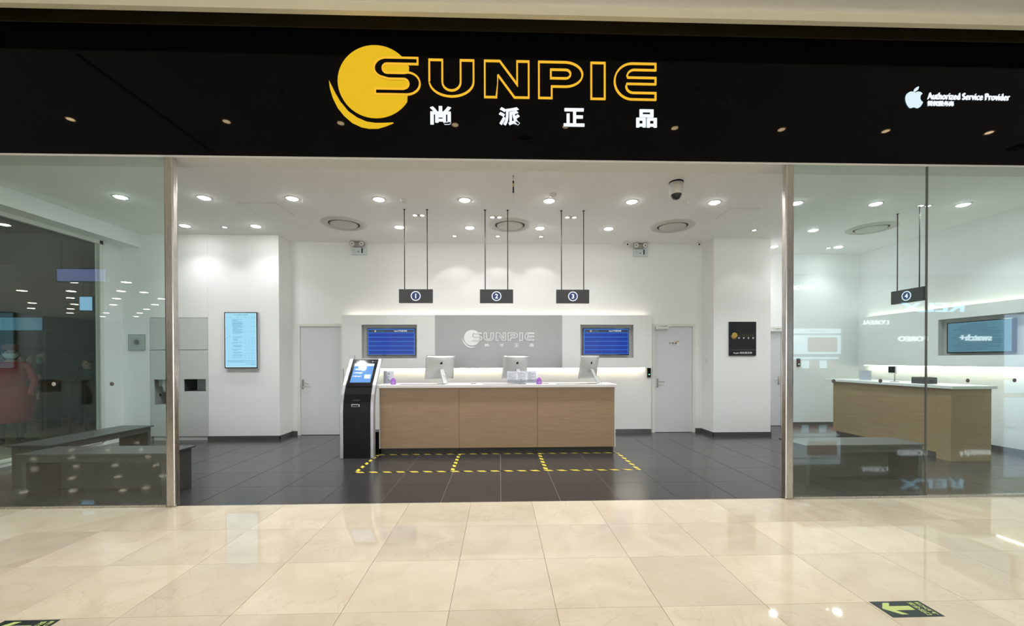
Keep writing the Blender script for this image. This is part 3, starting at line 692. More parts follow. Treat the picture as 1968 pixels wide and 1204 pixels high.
m = MB(); text_into(m, 'Apple 保修期外维修价格表', mx0 + W_ * .28, mx0 + W_ * .74, mz1 - .044, mz1 - .024, .0008, 'front', (0, my, 0), off=.03); m.build('title_text', E_MTXT, mn)
m = MB(); rr = random.Random(3)
def dash(m, u0, u1, v, hgt): m.box(mx0 + W_ * u0, my - .0008, mz1 - H_ * v - hgt, mx0 + W_ * u1, my, mz1 - H_ * v)
for u in (.05, .13, .38, .63, .73, .84, .93): dash(m, u, u + .045, .075, .007)
rows = [(.115, 6), (.195, 7), (.30, 6), (.435, 2), (.475, 3), (.54, 2), (.59, 3), (.665, 2), (.72, 2), (.77, 2), (.82, 1)]
for v, k in rows:
    for j in range(k):
        u0 = .20 + rr.random() * .05; u1 = .50 + rr.random() * .08
        if rr.random() < .35: u1 = .40
        dash(m, u0, u1, v + j * .0145, .0055)
    for u in (.645, .75, .855, .94): dash(m, u - .012, u + .018, v + k * .007, .006)
for v in (.87, .90): dash(m, .06, .97, v, .006)
for v in (.885,): dash(m, .06, .55, v, .005)
dash(m, .66, .97, .935, .005); dash(m, .82, .97, .95, .004); dash(m, .10, .16, .43, .006); dash(m, .03, .05, .45, .02)
m.build('price_text', E_MTXT, mn)['kind'] = 'stuff'
m = MB()
for u in (.60, .70, .80, .90): m.box(mx0 + W_ * u, my - .0005, mz1 - H_ * .86, mx0 + W_ * u + .0015, my, mz1 - H_ * .09)
for v, k in rows: m.box(mx0 + W_ * .17, my - .0005, mz1 - H_ * (v - .008), mx1 - .012, my, mz1 - H_ * (v - .008) + .0015)
m.build('table_lines', E_MLIN, mn)

# black plaque on the right pillar
pq = empty('plaque', (4.665, YC, 1.548)); tag(pq, 'black square plaque with gold sun logo on the right pillar', 'plaque')
MB().box(4.40, YC - .022, 1.548, 4.931, YC - .004, 2.20, ch=.003).build('board', mat('plaque_black', (0.010, 0.012, 0.014), 0.35, var=0.15), pq)
MB().box(4.42, YC - .004, 1.60, 4.91, YC, 2.18).build('back_spacer', SKIRT, pq)
py_ = YC - .022
m = MB().prism(disc(4.508, 1.94, .053, 28), .003, 'front', (0, py_, 0)); m.build('sun_disc', GOLD, pq)
m = MB().prism(arc(4.503, 1.93, .062, .062, 175, 300, 12) + arc(4.51, 1.937, .058, .06, 300, 175, 12), .003, 'front', (0, py_, 0)); m.build('crescent', GOLD, pq)
m = MB(); text_into(m, 'SUNPIE', 4.55, 4.895, 1.915, 1.965, .002, 'front', (0, py_, 0)); m.build('lettering', DGOLD, pq)
m = MB(); 
for i, c in enumerate('尚派正品'): text_into(m, c, 4.578 + i * .092, 4.61 + i * .092, 1.873, 1.903, .002, 'front', (0, py_, 0), off=.03)
m.build('characters', LOGOW, pq)
m = MB(); text_into(m, 'Apple 授权服务商', 4.482, 4.85, 1.577, 1.622, .002, 'front', (0, py_, 0), off=.01); m.build('lettering', LOGOW, pq)
MB().box(4.415, py_ - .001, 1.655, 4.915, py_, 1.661).build('divider_line', INK, pq)

# ================================================================== BUILT-IN CABINET (left)
cb = empty('built_in_cabinet', (-5.925, YC, 0)); tag(cb, 'pale grey built-in cabinet with dark niches left of the pillar', 'cabinet')
def panel_hole(x0, x1, z0, z1, hole=None):
    mb = MB(); f = lambda mb, a, b, c, d: mb.box(a, YC - .002, c, b, YC + .018, d)
    if hole: tv_panel(mb, x0, x1, z0, z1, *hole, f)
    else: f(mb, x0, x1, z0, z1)
    return mb
g_ = .004; xm = -5.915
panel_hole(-6.443, xm - g_, 1.677 + g_, 2.268).build('door', CAB, cb)
panel_hole(xm, -5.402, 1.677 + g_, 2.268).build('door', CAB, cb)
panel_hole(-6.443, xm - g_, .072 + g_, 1.672, (-6.378, -6.16, .667, 1.129)).build('door', CAB, cb)
panel_hole(xm, -5.402, .072 + g_, 1.672, (-5.842, -5.442, .906, 1.135)).build('door', CAB, cb)
MB().box(-6.40, YC + .012, 0, -5.402, YC + .03, .072).build('plinth', CAB, cb)
MB().box(-6.445, YC + .0185, 1.69, -5.4, YC + .44, 2.272).box(-6.445, YC + .0185, .08, -5.4, YC + .44, .66).box(-6.445, YC + .36, .66, -5.4, YC + .44, 1.69).box(-6.158, YC + .0185, .66, -5.845, YC + .36, 1.69).build('carcass', GAP, cb)
NICHE = mat('niche_grey', (0.42, 0.45, 0.45), 0.4, var=0.1)
MB().box(-6.378, YC + .34, .667, -6.16, YC + .35, 1.129).box(-6.378, YC + .02, .66, -6.16, YC + .35, .667).build('niche_lining', NICHE, cb)
MB().box(-5.842, YC + .34, .906, -5.442, YC + .35, 1.135).box(-5.842, YC + .02, .900, -5.442, YC + .35, .906).build('niche_lining', NICHE, cb)
wd = empty('cup_dispenser', (-6.27, YC + .12, .99)); tag(wd, 'white cup and water dispenser spout inside the tall cabinet niche', 'dispenser')
MB().lathe([(0, .14), (.05, .14), (.05, .02), (.035, -.02), (.032, -.1), (0, -.1)], (-6.27, YC + .12, .99), 20).build('cup_tube', PLASW, wd)
MB().box(-6.36, YC + .08, 1.00, -6.18, YC + .2, 1.125).build('housing', PLASG, wd)
MB().lathe([(0, .03), (.016, .03), (.016, -.02), (0, -.02)], (-6.345, YC + .1, .83), 12).build('tap', BLACK, wd)
ct = empty('certificate', (-6.66, YC, 1.67)); tag(ct, 'grey framed certificate on the wall left of the cabinet', 'certificate')
MB().box(-6.825, YC - .018, 1.668, -6.52, YC, 1.965, ch=.003).build('frame', mat('silver_frame', (0.42, 0.44, 0.44), 0.4, 0.3, var=0.05), ct)
MB().box(-6.805, YC - .0195, 1.688, -6.54, YC - .0178, 1.945).build('sheet', mat('certificate_paper', (0.5, 0.53, 0.53), 0.6, var=0.03), ct)
m = MB().prism(disc(-6.67, 1.82, .05, 20), .0008, 'front', (0, YC - .0195, 0))
for i in range(6): m.box(-6.78, YC - .0203, 1.88 - i * .03, -6.60 + .03 * (i % 2), YC - .0195, 1.888 - i * .03)
m.build('print', mat('certificate_ink', (0.25, 0.28, 0.29), 0.6, var=0.1), ct)

# ================================================================== SERVICE COUNTER
co = empty('service_counter', (-.02, 6.75, 0)); tag(co, 'long oak-fronted service counter with white top, centre of the shop', 'counter')
MB().box(-1.915, 6.465, 1.045, 1.855, 7.05, 1.09, ch=.003).build('worktop', WHITE, co)
for a, b in ((-1.862, -.640), (-.636, .592), (.596, 1.812)):
    MB().box(a, 6.50, .10, b, 6.518, 1.044, ch=.001).build('front_panel', WOOD, co, origin=None)
MB().box(-1.876, 6.498, .10, -1.864, 7.0, 1.044).build('end_panel', WHITE, co); MB().box(1.814, 6.498, 0.1, 1.83, 7.0, 1.044).build('end_panel', WHITE, co)
MB().box(-1.86, 6.55, 0, 1.81, 6.57, .099).box(-1.86, 6.57, 0, -1.84, 6.98, .099).box(1.79, 6.57, 0, 1.81, 6.98, .099).build('kick_board', mat('dark_kick_board', (0.05, 0.05, 0.05), 0.5, spec=0.3, var=0.1), co)
MB().box(-1.862, 6.519, .1, 1.812, 6.53, 1.044).box(-.65, 6.53, .0, -.63, 6.98, 1.044).box(.58, 6.53, .0, .60, 6.98, 1.044).build('carcass', GAP, co)
TZ = 1.0901
# all-in-one computers, seen from behind
def computer():
    t = empty('desktop_computer', (0, 0, 0)); tilt = math.radians(9)
    # local: back of the screen faces -Y; screen centre height .27
    n = 10; hw, hh = .264, .192; mb = MB(); vs = []; fs = []
    for i in range(n + 1):
        for j in range(n + 1):
            u, v = i / n * 2 - 1, j / n * 2 - 1
            d = (1 - u * u) * (1 - v * v)
            vs.append((u * hw, -.006 - .046 * d, v * hh))
    for i in range(n):
        for j in range(n): a = i * (n + 1) + j; fs.append((a, a + n + 1, a + n + 2, a + 1))
    nf = len(fs); k = len(vs)
    vs += [(-hw, 0, -hh), (hw, 0, -hh), (hw, 0, hh), (-hw, 0, hh)]
    fs.append((k, k + 1, k + 2, k + 3))
    b = [i * (n + 1) for i in range(n + 1)]; tt = [i * (n + 1) + n for i in range(n + 1)]; l_ = list(range(n + 1)); r_ = [n * (n + 1) + j for j in range(n + 1)]
    fs += [tuple(b) + (k + 1, k), tuple(tt[::-1]) + (k + 3, k + 2), tuple(l_[::-1]) + (k, k + 3), tuple(r_) + (k + 2, k + 1)]
    R_ = Matrix.Rotation(tilt, 4, 'X')
    def P(p): q = R_ @ Vector(p); return (q.x, q.y + .04, q.z + .268)
    mb.add([P(p) for p in vs], fs, 0, True); mb.sm = [i < nf for i in range(len(fs))]; o = mb.build('screen_back', ALU, t, origin=(0, 0, 0))
    MB().add([P(p) for p in [(-.255, .0012, -.13), (.255, .0012, -.13), (.255, .0012, .198), (-.255, .0012, .198)]], [(0, 1, 2, 3)]).build('display', BLACKG, t, origin=(0, 0, 0))
    for nn, pl_ in (('logo_body', FB), ('logo_leaf', FLF)):
        m = MB().prism([(x * .062, y * .062 + .075) for x, y in pl_], .0016, 'front', (0, -.0455, 0)); m.v = [P(p) for p in m.v]
        m.build(nn, BLACK, t, origin=(0, 0, 0))
    # neck and foot
    prof = [(-.012, .235), (-.026, .235), (-.150, .012), (-.150, 0), (.05, 0), (.05, .006), (-.136, .008)]
    m = MB(); n_ = len(prof)
    m.add([(s_ * .036, y, z) for s_ in (-1, 1) for y, z in prof], [list(range(n_)), list(range(2 * n_ - 1, n_ - 1, -1))] + [[i, i + n_, (i + 1) % n_ + n_, (i + 1) % n_] for i in range(n_)])
    m.build('stand', ALU, t, origin=(0, 0, 0), bevel=.002)
    cab = MB().tube([(.0, -.075, .14), (.025, -.12, .12), (.035, -.17, .05), (.02, -.20, .006), (-.03, -.21, .005)], .004, 6).build('power_cable', PLASG, t, origin=(0, 0, 0))
    return t
pc = computer()
for i, (x, y, a, lb) in enumerate(((-.965, 6.86, 36, 'silver all-in-one computer on the left of the counter, seen from behind'), (.285, 6.87, 37, 'silver all-in-one computer in the middle, partly behind the brochure stand'), (1.50, 6.78, 44, 'silver all-in-one computer turned sideways at the right end of the counter'))):
    t = pc if i == 0 else copy_tree(pc)
    t.location = (x, y, TZ); t.rotation_euler = (0, 0, math.radians(a)); tag(t, lb, 'computer', 'computers on the service counter')
for i, (x0, x1, lb) in enumerate(((-1.58, -.86, 'dark desk mat by the left computer'), (-.28, .42, 'dark desk mat by the middle computer'), (.90, 1.55, 'dark desk mat by the right computer'))):
    tag(MB().box(x0, 6.56, TZ, x1, 6.64, TZ + .006, ch=.002).build('desk_mat', BLACK), lb, 'mat')
for x, a, lb in ((-.42, 55, 'black pen lying between the left and middle computers'), (.74, -30, 'black pen lying right of the purple sanitiser bottle')):
    t = empty('pen', (0, 0, 0)); MB().tube([(-.07, 0, .005), (.05, 0, .005), (.062, 0, .005), (.07, 0, .005)], [.0045, .0045, .003, .001]).build('barrel', BLACK, t)
    MB().box(.0 - .07, -.0012, .009, -.03, .0012, .011).build('clip', CHROME, t)
    t.location = (x, 6.72, TZ + .0002); t.rotation_euler = (0, 0, math.radians(a)); tag(t, lb, 'pen')
def bottle(x, y, lb):
    t = empty('sanitiser_bottle', (x, y, TZ))
    m = MB().lathe([(0, 0), (.038, 0), (.041, .01), (.041, .06), (.034, .085), (.014, .1), (.014, .108), (0, .108)], (0, 0, 0), 28)
    m.v = [(v[0] + x, v[1] * .65 + y, v[2] + TZ) for v in m.v]; m.build('bottle', PURPLE, t)
    MB().lathe([(0, .108), (.013, .108), (.013, .122), (.004, .124), (.004, .145), (.009, .146), (.009, .152), (0, .152)], (x, y, TZ), 16).build('pump', PLASW, t)
    MB().tube([(x, y, TZ + .149), (x + .03, y - .01, TZ + .149), (x + .036, y - .012, TZ + .142)], .004, 8).build('spout', PLASW, t)
    MB().box(x - .022, y - .0275, TZ + .018, x + .022, y - .0262, TZ + .055).build('paper_label', mat('lilac_label', (0.42, 0.22, 0.62), 0.4, var=0.05), t)
    tag(t, lb, 'bottle')
bottle(-1.68, 6.60, 'purple hand sanitiser bottle at the left end of the counter'); bottle(.625, 6.55, 'purple hand sanitiser bottle beside the brochure stand')
def sheet(mb, x0, x1, z0, z1, y): return mb.box(x0, y, z0, x1, y + .0008, z1)
t = empty('sign_holder', (-1.80, 6.78, TZ)); tag(t, 'clear upright holder with a white notice at the left end of the counter', 'sign holder')
MB().box(-1.885, 6.775, TZ, -1.715, 6.778, TZ + .215).box(-1.885, 6.783, TZ, -1.715, 6.786, TZ + .215).box(-1.885, 6.74, TZ, -1.715, 6.82, TZ + .004).build('acrylic_stand', ACRYL, t)
sheet(MB(), -1.88, -1.72, TZ + .01, TZ + .212, 6.78).build('notice', PAPER, t)
m = MB()
for i, c in enumerate('接待处'): text_into(m, c, -1.82, -1.78, TZ + .15 - i * .052, TZ + .186 - i * .052, .0005, 'front', (0, 6.7795, 0), off=.03)
m.build('notice_lettering', INK, t)
t = empty('brochure_stand', (.345, 6.62, TZ)); tag(t, 'clear acrylic stand with three printed sheets in front of the middle computer', 'brochure stand')
MB().box(.12, 6.612, TZ, .60, 6.615, TZ + .20).box(.12, 6.625, TZ, .60, 6.628, TZ + .21).box(.12, 6.58, TZ, .60, 6.66, TZ + .004).build('acrylic_stand', ACRYL, t)
for i, (a, b, z1) in enumerate(((.125, .27, .2), (.285, .42, .2), (.44, .585, .205))):
    s = sheet(MB(), a, b, TZ + .02, TZ + z1, 6.619).build('printed_sheet', PAPER, t)
    m = MB()
    for j in range(9 if i == 2 else 5):
        zz = TZ + z1 - .02 - j * (.016 if i == 2 else .026); m.box(a + .012, 6.618, zz - .005, b - .012 - .03 * ((j * 7 + i) % 3), 6.619, zz)
    if i < 2: m.prism(disc(a + (.03 if i == 0 else .06), TZ + (.13 if i == 0 else .07), .008, 12), .0008, 'front', (0, 6.619, 0))
    m.build('print', INK, s)

# ================================================================== QUEUE KIOSK
ki = empty('queue_kiosk', (-2.14, 6.45, 0)); tag(ki, 'black freestanding queue kiosk with silver side rails beside the counter', 'kiosk')
fr = [(6.28, 0), (6.28, .70), (6.295, .84), (6.33, .96), (6.40, 1.10), (6.718, 1.492)]
bk = [(6.82, 1.492), (6.60, 1.12), (6.53, .95), (6.50, .78), (6.50, 0)]
def side(prof, x0, x1):
    n = len(prof); return MB().add([(x, y, z) for x in (x0, x1) for y, z in prof], [list(range(n)), list(range(2 * n - 1, n - 1, -1))] + [[i, i + n, (i + 1) % n + n, (i + 1) % n] for i in range(n)])
side(fr + bk, -2.345, -1.945).build('body', BLACK, ki)
off = lambda pr, d: [(y + d, z) for y, z in pr]
rl = [(y - .012, z) for y, z in fr[:-1]] + [(6.72, 1.50), (6.82, 1.50)] + [(y - (.1 if z > 1.2 else .13), z) for y, z in bk[1:]]
for a, b in ((-2.395, -2.347), (-1.943, -1.895)):
    side(rl, a, b).build('side_rail', RAIL, ki, bevel=.006)
MB().box(-2.33, 6.50, 0, -1.885, 6.74, .36, ch=.006).build('rear_base', BLACK, ki)
# the sloped screen: plane through (6.40,1.10) and (6.70,1.492)
e = Vector((0, .318, .392)).normalized(); nrm = Vector((0, -.392, .318)).normalized(); o0 = Vector((0, 6.40, 1.10))
def slope(pts, h0=.001, h1=.003):
    def T(u, v, h): p = o0 + e * v + nrm * h; return (u, p.y, p.z)
    n = len(pts); return MB().add([T(u, v, h1) for u, v in pts] + [T(u, v, h0) for u, v in pts], [list(range(n)), list(range(2 * n - 1, n - 1, -1))] + [[i, i + n, (i + 1) % n + n, (i + 1) % n] for i in range(n)])
rc = lambda a, b, c, d: [(a, c), (b, c), (b, d), (a, d)]
slope(rc(-2.338, -1.952, -.03, .488), 0, .001).build('screen_bezel', BLACKG, ki)
slope(rc(-2.300, -1.990, .045, .415), .001, .002).build('display', E_KIO, ki)
slope(rc(-2.300, -1.990, .365, .415), .002, .0024).build('screen_header', E_KIL, ki)
for k in range(3): 
    v = .285 - .068 * k; b = slope(rc(-2.28, -2.148, v, v + .026), .002, .003).build('screen_button', E_KIB, ki)
    m = slope(rc(-2.25, -2.225, v + .008, v + .018), .003, .0034)
    for q in (-2.20, -2.175): m2_ = slope(rc(q - .012, q + .01, v + .008, v + .018), .003, .0034); m.add(m2_.v, m2_.f)
    m.build('button_caption', E_SW, b)
slope(rc(-2.10, -2.01, .115, .195), .002, .003).build('screen_picture', E_KIG, ki)
slope(rc(-2.035, -2.02, .448, .460), .001, .002).build('front_logo', PLASW, ki); slope(rc(-2.01, -1.965, .451, .457), .001, .002).build('front_logo', INK, ki)
MB().box(-2.215, 6.298, .86, -2.105, 6.335, .885).build('ticket_slot', GAP, ki)
MB().box(-2.225, 6.268, .775, -2.1, 6.285, .818, ch=.008).build('ticket_mouth', RAIL, ki); MB().box(-2.21, 6.266, .785, -2.115, 6.27, .808, ch=.002).build('ticket_opening', BLACK, ki)
MB().tube([(-2.34, 6.76, 1.48), (-2.335, 6.76, 1.56)], .003, 6).build('antenna', BLACK, ki)

# ================================================================== HANGING NUMBER SIGNS
def hang(n, cx, y, lb, rot=0.0, w_=.515):
    t = empty('number_sign', (0, 0, 0)); tag(t, lb, 'sign', 'hanging counter number signs'); z0, z1 = 2.362, 2.572
    MB().box(-w_ / 2, -.025, z0, w_ / 2, .025, z1, ch=.002).build('sign_box', SIGNG, t, origin=(0, 0, 0))
    for s in (-1, 1): 
        r = MB().tube([(s * .175, 0, z1), (s * .175, 0, CZ)], .0075, 10).build('rod', SIGNG, t, origin=(0, 0, 0))
        MB().lathe([(0, 0), (.018, 0), (.018, -.008), (0, -.01)], (s * .175, 0, CZ - .0004), 16).build('ceiling_cup', SIGNG, r, origin=(0, 0, 0))
    c = (0.0, 2.467)
    MB().prism(disc(c[0], c[1], .064), .0015, 'front', (0, -.025, 0)).build('number_disc', E_NUMB, t, origin=(0, 0, 0))
    MB().ring(disc(c[0], c[1], .075), .013, .003, 'front', (0, -.025, 0)).build('number_ring', E_WHT, t, origin=(0, 0, 0))
    m = MB(); hw = {'1': .017, '2': .024, '3': .024, '4': .028}[n]
    text_into(m, n, c[0] - .06, c[0] + .06, c[1] - .036, c[1] + .036, .003, 'front', (0, -.0262, 0), off=.03, keep=True); m.build('numeral', E_WHT, t, origin=(0, 0, 0))
    t.location = (cx, y, 0); t.rotation_euler = (0, 0, rot); return t
hang('1', -1.29, 6.46, 'hanging grey counter sign with number one'); hang('2', -.045, 6.46, 'hanging grey counter sign with number two'); hang('3', 1.145, 6.46, 'hanging grey counter sign with number three')
hang('4', 6.4, 6.31, 'hanging grey counter sign with number four behind the right glass', rot=-PI / 2)

# ================================================================== CEILING FITTINGS
def diffuser(x, y, lb):
    t = empty('air_diffuser', (x, y, CZ)); tag(t, lb, 'air vent', 'round ceiling air vents')
    MB().lathe([(.255, -.004), (.275, -.022), (.33, -.024), (.36, -.010), (.37, 0)], (x, y, CZ), 48).build('outer_ring', DIFF, t)
    MB().lathe([(0, -.028), (.20, -.026), (.225, -.018), (.228, -.008), (.2, -.006)], (x, y, CZ), 48).build('centre_plate', DIFF, t)
    MB().lathe([(.19, -.0015), (.26, -.0015)], (x, y, CZ), 40).build('throat', GAP, t)
diffuser(-2.648, 7.17, 'round ceiling air vent near the left exit light'); diffuser(.184, 7.17, 'round ceiling air vent above counter sign number two')
diffuser(3.027, 7.17, 'round ceiling air vent near the right exit light'); diffuser(6.62, 7.2, 'round ceiling air vent behind the right glass')
def hatch(x0, x1, y0, y1, lb):
    t = empty('ceiling_hatch', ((x0 + x1) / 2, (y0 + y1) / 2, CZ)); tag(t, lb, 'ceiling hatch', 'ceiling access hatches')
    MB().box(x0, y0, CZ - .003, x1, y1, CZ - .0005).build('hatch_panel', CEIL, t)
    m = MB().box(x0 - .006, y0 - .006, CZ - .0015, x0, y1 + .006, CZ - .0003).box(x1, y0 - .006, CZ - .0015, x1 + .006, y1 + .006, CZ - .0003).box(x0, y0 - .006, CZ - .0015, x1, y0, CZ - .0003).box(x0, y1, CZ - .0015, x1, y1 + .006, CZ - .0003)
    m.build('edge_gap', PLASG, t)
hatch(-3.85, -3.3, 6.25, 6.8, 'square ceiling hatch on the left, in front of the left door'); hatch(3.58, 4.04, 6.30, 6.78, 'square ceiling hatch on the right, in front of the right pillar')
cc = empty('dome_camera', (2.326, 5.39, CZ)); tag(cc, 'white cylindrical dome camera hanging from the ceiling', 'camera')
MB().lathe([(0, 0), (.092, 0), (.092, -.018), (0, -.018)], (2.326, 5.39, CZ), 32).build('mounting_ring', BLACK, cc)
MB().lathe([(0, -.018), (.088, -.018), (.086, -.15), (.074, -.165), (0, -.165)], (2.326, 5.39, CZ), 32).build('housing', PLASW, cc)
MB().lathe([(.07, -.160)] + [(.068 * math.cos(a * PI / 16), -.165 - .068 * math.sin(a * PI / 16)) for a in range(9)], (2.326, 5.39, CZ), 32).build('dome', CAMDOME, cc)
ps = empty('hanging_rod', (.179, 5.25, CZ)); tag(ps, 'thin hanging pull rod with black and pale bands at mid ceiling', 'pull rod')
MB().tube([(.179, 5.25, CZ), (.179, 5.25, CZ - .07)], .003).build('wire', PLASG, ps)
MB().lathe([(0, 0), (.01, 0), (.01, -.02), (0, -.02)], (.179, 5.25, CZ), 12).build('ceiling_hook', PLASG, ps)
MB().tube([(.179, 5.25, CZ - .07), (.179, 5.25, CZ - .10)], .010).build('upper_band', BLACK, ps)
MB().tube([(.179, 5.25, CZ - .10), (.179, 5.25, CZ - .145)], .0095).build('pale_band', GOLD, ps)
MB().tube([(.179, 5.25, CZ - .145), (.179, 5.25, CZ - .22)], .010).build('lower_band', BLACK, ps)
MB().tube([(.179, 5.25, CZ - .22), (.176, 5.25, CZ - .33)], .007).build('rod_end', PLASW, ps)
def smoke(x, y, r, lb, name='smoke_detector'):
    t = empty(name, (x, y, CZ)); tag(t, lb, 'detector')
    MB().lathe([(0, 0), (r, 0), (r, -.012), (r * .8, -.03), (r * .45, -.042), (0, -.044)], (x, y, CZ), 24).build('cover', PLASW, t); MB().lathe([(r * .86, -.014), (r * .9, -.016), (r * .82, -.02)], (x, y, CZ), 24).build('slot_ring', PLASG, t)
smoke(.757, 5.83, .05, 'small beige smoke detector next to a middle downlight'); smoke(-1.39, 6.08, .05, 'flat ceiling detector right of the fourth front downlight'); smoke(2.755, 6.06, .045, 'small ceiling detector behind the dome camera')
def exit_light(x, lb):
    y = YB; t = empty('emergency_light', (x, y, 3.58)); tag(t, lb, 'emergency light')
    MB().box(x - .14, y - .06, 3.555, x + .155, y, 3.70, ch=.012).build('battery_box', mat('pale_teal_plastic', (0.62, 0.68, 0.68), 0.35, var=0.03), t)
    MB().box(x - .11, y - .07, 3.705, x + .08, y - .01, 3.79, ch=.012).build('lamp_bracket', PLASG, t)
    for s in (-.105, .075):
        h = MB().lathe([(0, .05), (.045, .045), (.054, 0), (.054, -.03), (.044, -.035)], (x + s, y - .09, 3.752), 24, axis='y').build('lamp_head', PLASG, t)
        MB().lathe([(0, -.03), (.03, -.033), (.043, -.034)], (x + s, y - .09, 3.752), 20, axis='y').build('reflector', PLASW, h); MB().lathe([(0, -.044), (.012, -.042), (.014, -.03)], (x + s, y - .09, 3.752), 14, axis='y').build('bulb', SKIRT, h)
    MB().box(x + .055, y - .062, 3.585, x + .085, y - .059, 3.68).build('green_display', GREEN, t); MB().box(x - .02, y - .062, 3.605, x + .01, y - .059, 3.618).build('test_button', BLACK, t)
    MB().tube([(x - .1, y - .061, 3.66), (x - .075, y - .061, 3.62), (x - .05, y - .061, 3.6)], .003, 6).build('printed_line', mat('sage_print', (0.3, 0.42, 0.4), 0.5, var=0.05), t)
exit_light(-2.765, 'twin head emergency light high on the back wall at the left'); exit_light(2.83, 'twin head emergency light high on the back wall at the right')
def mini_cam(x, y, lb):
    t = empty('mini_camera', (x, y, CZ)); tag(t, lb, 'camera')
    MB().box(x - .05, y - .05, CZ - .03, x + .05, y + .05, CZ - .0004, ch=.008).build('base', PLASW, t); MB().lathe([(0, -.03), (.035, -.03), (.038, -.055), (.03, -.085), (0, -.095)], (x, y, CZ), 20).build('head', PLASW, t)
    MB().lathe([(0, 0), (.014, 0), (.016, .01)], (x, y - .043, CZ - .065), 16, axis='y').build('lens', BLACKG, t)
mini_cam(2.52, 8.12, 'small white camera left of the right emergency light'); mini_cam(3.94, 8.1, 'small white camera high in the corner beside the right pillar')

# ================================================================== FLOOR TAPE AND STICKERS
def tape(x0, y0, x1, y1, lb, wd=.05):
    horiz = abs(x1 - x0) > abs(y1 - y0)
    mb = MB().box(x0, y0 - wd / 2, .0002, x1, y0 + wd / 2, .0014) if horiz else MB().box(x0 - wd / 2, y0, .0003, x0 + wd / 2, y1, .0016)
    tag(mb.build('floor_tape', HAZ), lb, 'tape', 'yellow and black floor tape strips')
tape(-1.92, 5.50, 1.89, 5.50, 'long striped tape strip nearest the entrance'); tape(-1.90, 6.52, 1.85, 6.52, 'long striped tape strip along the foot of the counter')
tape(-1.90, 5.53, -1.90, 6.49, 'leftmost cross strip of striped tape, by the kiosk'); tape(-.635, 5.53, -.635, 6.49, 'second cross strip of striped tape from the left')
tape(.62, 5.53, .62, 6.49, 'third cross strip of striped tape from the left'); tape(1.862, 5.53, 1.862, 6.49, 'rightmost cross strip of striped tape')
def sticker(x, y, lb):
    t = empty('floor_sticker', (x, y, 0)); tag(t, lb, 'floor sticker')
    MB().box(x - .154, y - .077, .0003, x + .154, y + .077, .0012).build('vinyl_base', STICK, t)
    A = [(-.135, .010), (-.085, .062), (-.045, .062), (-.075, .028), (.045, .028), (.045, -.012), (-.075, -.012), (-.035, -.052), (-.075, -.052), (-.135, .004)]
    MB().prism([(x + a, y + b) for a, b in A], .0004, 'floor', (0, 0, .0012)).build('arrow', LUMI, t)
    for s, cx, wd in (('安全出口', .082, .035), ('EXIT', .124, .022)):
        mb = MB(); text_into(mb, s, -.062, .062, -wd / 2, wd / 2, .0004, 'floor', (0, 0, 0), off=.02)
        mb.v = [(x + cx + v[1], y - v[0], .0012 + v[2]) for v in mb.v]; mb.build('lettering', LUMI, t)
sticker(2.398, 2.367, 'dark exit arrow floor sticker at the lower right'); sticker(-2.662, 2.354, 'dark exit arrow floor sticker at the lower left corner')

# ================================================================== BENCHES
def bench(x0, x1, y0, y1, h, lb, along='x', leg=.05):
    t = empty('bench', ((x0 + x1) / 2, (y0 + y1) / 2, 0)); tag(t, lb, 'bench')
    MB().box(x0, y0, h - .02, x1, y1, h, ch=.006).build('seat_top', BENCH, t)
    if along == 'x':
        MB().box(x0 + .03 + leg, y1 - .05, .0, x1 - .03 - leg, y1 - .03, h - .0955).build('back_panel', BENCH, t)
        MB().box(x0 + .03, y0 + .03, h - .095, x1 - .03, y1 - .03, h - .0205).build('apron', BENCH, t)
        for a, b in ((x0 + .03, x0 + .03 + leg), (x1 - .03 - leg, x1 - .03)): MB().box(a, y0 + .03, 0, b, y1 - .03, h - .0955, ch=.003).build('leg', BENCH, t)
    else:
        MB().box(x0 + .03, y0 + .03, h - .095, x1 - .03, y1 - .03, h - .0205).build('apron', BENCH, t)
        for a, b in ((y0 + .03, y0 + .03 + leg), (y1 - .03 - leg, y1 - .03)): MB().box(x0 + .03, a, 0, x1 - .03, b, h - .0955, ch=.003).build('leg', BENCH, t)
bench(-5.16, -3.585, 4.56, 4.99, .48, 'dark grey bench along the front glass at the left')
bench(-5.83, -5.34, 5.06, 6.56, .48, 'dark grey bench running back beside the left window', 'y')
bench(3.54, 5.0, 4.69, 5.15, .48, 'dark grey bench behind the right front glass')

# ================================================================== RIGHT BAY
c2 = empty('side_counter', (6.8, 7.0, 0)); tag(c2, 'oak-fronted side counter with white top behind the right glass', 'counter')
MB().box(6.46, 5.72, 1.045, 7.13, 8.05, 1.088, ch=.003).build('worktop', WHITE, c2)
MB().box(6.50, 5.96, .09, 6.518, 7.88, 1.044).build('front_panel', WOOD, c2)
MB().box(6.49, 5.76, 0, 7.09, 5.96, 1.044, ch=.001).build('end_panel', WOOD, c2)
MB().box(6.55, 5.96, 0, 6.57, 7.86, .09).build('kick_board', SKIRT, c2)
MB().box(6.519, 5.965, .09, 7.05, 7.88, 1.044).build('carcass', WHITE, c2)
p2 = empty('feature_panel', (7.94, 6.9, 1.345)); tag(p2, 'white wall panel with a recessed screen on the right side wall', 'wall panel')
fb2 = lambda mb, a, b, c, d: mb.box(7.86, a, c, 7.985, b, d)
m = MB(); tv_panel(m, 4.9, 8.78, 1.345, 2.385, 5.98, 7.20, 1.535, 2.18, fb2); m.build('white_panel', WPANEL, p2)
